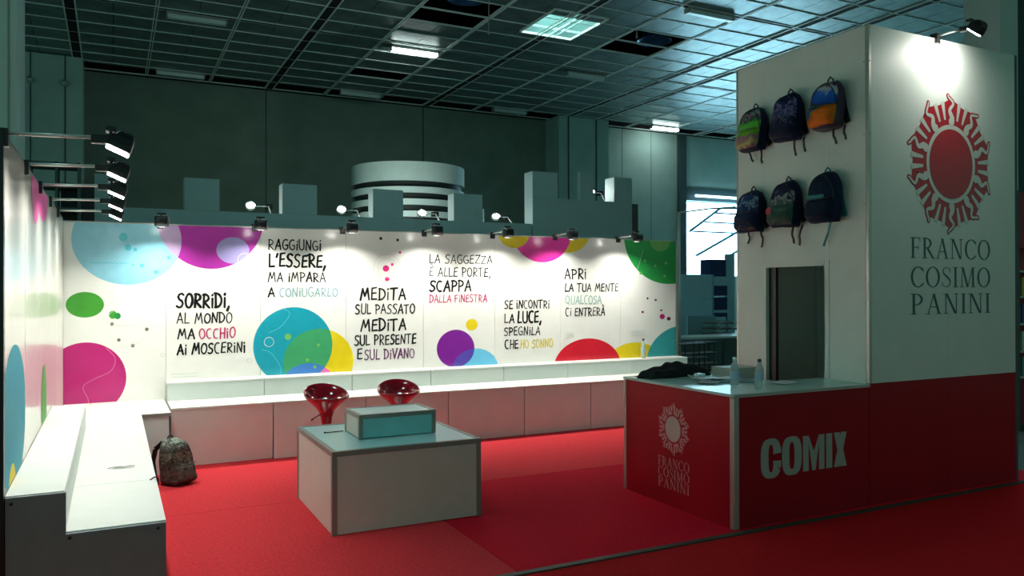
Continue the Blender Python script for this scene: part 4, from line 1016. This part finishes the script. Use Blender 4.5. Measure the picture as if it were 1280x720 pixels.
# cables, papers, binder, white box
pts = [(4.16+.05*math.cos(a)+.015*a/3, 5.02+.07*math.sin(a), CH+.008+.025*abs(math.sin(a*.7))) for a in [k*.35 for k in range(30)]]
o = MB().tube(spl(pts, 3), .0028, 6).build('cable_coil', mat('white_cable', (.6, .66, .66), .4)); tag(o, 'loosely coiled pale cable in front of the black jacket', 'cable')
bd = thing('document_binder', 'blue-edged binder lying flat under loose papers on the counter', 'binder', (4.36, 4.83, CH+.001), R(-28))
MB().box(-.16, .16, -.12, .12, 0, .004).build('cover', M['blue_box'], bd); MB().box(-.155, .155, -.115, .115, .0045, .014).build('paper_block', M['white'], bd); MB().box(-.16, .16, -.12, .12, .0145, .018).build('cover', mat('slate_cover', (.10, .17, .25), .35), bd)
for k, (x, y, a, lab) in enumerate(((4.22, 4.93, 20, 'bright loose sheet of paper at the left of the pile'), (4.30, 4.86, -8, 'loose white sheet lying on top of the binder'), (4.12, 4.80, 40, 'white sheet of paper nearest the counter edge'), (4.62, 4.52, 12, 'thin sheet lying before the tower doorway'))):
    z = CH+(.020 if k in (0, 1) else .0015)+k*.0008
    mb = MB(); vs = [(-.105+.21*i/6, -.075+.15*j/2, .004*math.sin(i+k)*(1 if k != 3 else .5)+.004) for j in range(3) for i in range(7)]
    mb.add(vs, [(j*7+i, j*7+i+1, (j+1)*7+i+1, (j+1)*7+i) for j in range(2) for i in range(6)])
    o = mb.build('paper_sheet', M['white'], loc=(x, y, z)); o.rotation_euler = (0, 0, R(a)); tag(o, lab, 'paper', 'papers on the counter')
pk = thing('tissue_packet', 'small crumpled white packet on the papers beside the cable', 'packet', (4.20, 5.0, CH+.026), R(15))
MB().rings([[(-.05+.02*k, sy*.03*q_, sz*.012*q_+.014) for sy, sz in ((-1, -1), (1, -1), (1, 1), (-1, 1))] for k, q_ in enumerate((.7, 1, .9, 1.05, .95, .6))]).build('wrapper', mat('shiny_wrapper', (.8, .85, .9), .2), pk)
bxx = thing('cardboard_box', 'pale box standing on the counter against the tower post', 'box', (4.70, 5.16, .70), R(2))
MB().box(-.14, .17, -.12, .12, 0, .30).build('carton', mat('pale_carton', (.50, .50, .44), .7), bxx, bevel=.003)
MB().box(-.142, .172, -.018, .018, .3005, .3015).build('tape', mat('parcel_tape', (.55, .50, .38), .3), bxx)
MB().box(-.13, .16, -.11, .11, -.70, -.002).build('stand_shelf', mat('dark_shelf', (.05, .05, .05), .6), bxx)

# ================================================================== CLUTTER SEEN BETWEEN MURAL AND TOWER
def simple(name, label, cat, boxes, loc=(0, 0, 0), rz=0, group=None):
    t = thing(name, label, cat, loc, rz, group)
    for nm, m_, b in boxes: MB().box(*b).build(nm, m_, t)
    return t
paleT = mat('pale_blue_partition', (.50, .82, .92), .6, var=.04); paleT2 = mat('dim_blue_partition', (.32, .56, .62), .6, var=.05); dgt = mat('dark_green_table', (.06, .11, .10), .6)
simple('partition_wall', 'pale blue partition wall below the bright window', 'partition', [('panel', paleT, (0, 1.15, 0, .08, 0, 1.42)), ('top_panel', paleT, (0, 1.15, 0, .06, 1.425, 2.05)), ('post', M['steel_blue'], (1.155, 1.2, -.01, .09, 0, 2.05))], (12.7, 16.0, 0))
simple('partition_wall', 'dim low partition in front of the pale blue one', 'partition', [('panel', paleT2, (0, .85, 0, .06, 0, .98)), ('rail', M['steel_blue'], (0, .85, -.01, .07, .985, 1.02)), ('panel', paleT, (.87, 1.2, 0, .06, 0, .98))], (12.4, 15.2, 0))
simple('cabinet', 'deep blue cabinet standing against the window light', 'cabinet', [('body', M['blue_box'], (0, .52, 0, .5, 0, 1.05)), ('shelf', paleT, (-.02, .54, -.03, .5, 1.055, 1.12)), ('body', M['blue_box'], (0, .52, 0, .5, 1.125, 1.46)), ('body', M['blue_box'], (0, .52, 0, .5, 1.50, 1.76)), ('shelf', paleT, (-.02, .54, -.03, .5, 1.761, 2.0)), ('top_box', M['blue_box'], (0, .52, .05, .45, 2.005, 2.45))], (13.93, 16.1, 0))
simple('partition_wall', 'pale partition at right beside the tower edge', 'partition', [('panel', paleT, (0, .3, 0, .06, 0, 2.6))], (14.5, 16.2, 0))
tb = thing('folding_table', 'long dark green table with pale edge left of the tower', 'table', (9.9, 12.0, 0))
MB().box(-.35, 1.6, 0, .7, .70, .74).build('tabletop', mat('pale_table_edge', (.45, .60, .56), .5), tb); MB().box(-.33, 1.58, .03, .05, .08, .698).build('skirt', dgt, tb); MB().box(-.33, -.31, .05, .68, .08, .698).build('skirt', dgt, tb)
for x in (-.3, 1.5):
    for y in (.06, .62): MB().box(x, x+.04, y, y+.04, 0, .699).build('leg', M['black'], tb)
for k, (x, y, h_, lab) in enumerate(((7.55, 9.6, .84, 'low black wire rack just right of the mural end'), (8.35, 10.3, .80, 'black wire rack in front of the dark green table'))):
    r_ = thing('wire_rack', lab, 'rack', (x, y, 0))
    for a, b in ((0, 0), (.8, 0), (0, .35), (.8, .35), (.4, 0)): MB().tube([(a, b, 0), (a, b, h_)], .011, 6).build('upright', M['black'], r_)
    for z in (.15, .42, .60, h_-.02):
        MB().tube([(0, 0, z), (.8, 0, z)], .009, 6).build('rail', M['black'], r_); MB().tube([(0, .35, z), (.8, .35, z)], .009, 6).build('rail', M['black'], r_)
        MB().box(.01, .79, .01, .34, z-.006, z).build('shelf', mat('dim_shelf', (.04, .06, .06), .6), r_)
for k in range(4):
    ch = thing('folding_chair', ['stacked folding chair at the bottom behind the green table', 'stacked folding chair second from the bottom', 'stacked folding chair third from the bottom', 'stacked folding chair on top of the stack'][k], 'chair', (12.2+.03*k, 14.1, .46+.13*k), group='folding chairs stacked behind the table')
    MB().box(0, .7, 0, .42, .02, .05).build('seat', mat('worn_grey_seat', (.10, .12, .12), .6), ch)
    MB().tube([(0, 0, 0), (.35, 0, .10), (.7, 0, 0)], .012, 6).build('frame', M['alu'], ch); MB().tube([(0, .42, 0), (.35, .42, .10), (.7, .42, 0)], .012, 6).build('frame', M['alu'], ch)
simple('crate', 'low dark crate carrying the folding chair stack', 'crate', [('body', dgt, (0, .85, 0, .5, 0, .445))], (12.15, 14.05, 0))
lp = thing('lamp_post', 'thin pale pole with a long horizontal arm right of the mural', 'pole', (8.95, 11.2, 0))
MB().tube([(0, 0, 0), (0, 0, 3.03)], .028, 10).build('pole', M['rod'], lp, smooth=True); MB().tube([(0, 0, 3.02), (.7, 0, 3.12), (1.3, 0, 3.18)], .016, 8).build('arm', M['rod'], lp, smooth=True); MB().lathe([(.16, 0), (.16, .02), (.03, .05)], 20).build('base', M['alu'], lp)

# neighbour stand glimpsed right of the tower
bs = thing('book_shelf', 'red book display shelf glimpsed right of the tower', 'shelf', (9.42, 5.6, 0))
MB().box(0, 1.4, .3, .34, 0, 2.78).build('back_panel', mat('red_backing', (.30, .01, .02), .5), bs)
MB().box(-.03, 0, -.02, .34, 0, 2.80).build('side_panel', M['hall_dark'], bs)
MB().box(0, 1.4, -.02, .06, 2.13, 2.78).build('header', mat('red_header', (.35, .01, .03), .5), bs)
for z in (.62, .92, 1.24, 1.56, 1.86): MB().box(0, 1.4, 0, .3, z-.012, z+.012).build('shelf', mat('pale_shelf', (.55, .55, .48), .5), bs)
bc = [(.55, .03, .03), (.10, .35, .36), (.7, .7, .62), (.05, .08, .2), (.6, .45, .1), (.4, .05, .2)]
rb = random.Random(8)
bk_lab = ['lowest shelf', 'second shelf up', 'third shelf up', 'top shelf']
pos = ['leftmost', 'second from the left', 'third from the left']
for s_, z in enumerate((.632, .932, 1.252, 1.572)):
    for k in range(3):
        b_ = MB().box(0, .13, 0, .02, 0, .20+.02*(k % 2)).build('book', mat('book_cover_%d' % ((k+s_) % 6), bc[(k+s_) % 6], .4), loc=(9.43+k*.165, 5.66, z))
        tag(b_, 'upright book, '+pos[k]+' on the '+bk_lab[s_]+' of the red display', 'book', 'books on the red display')
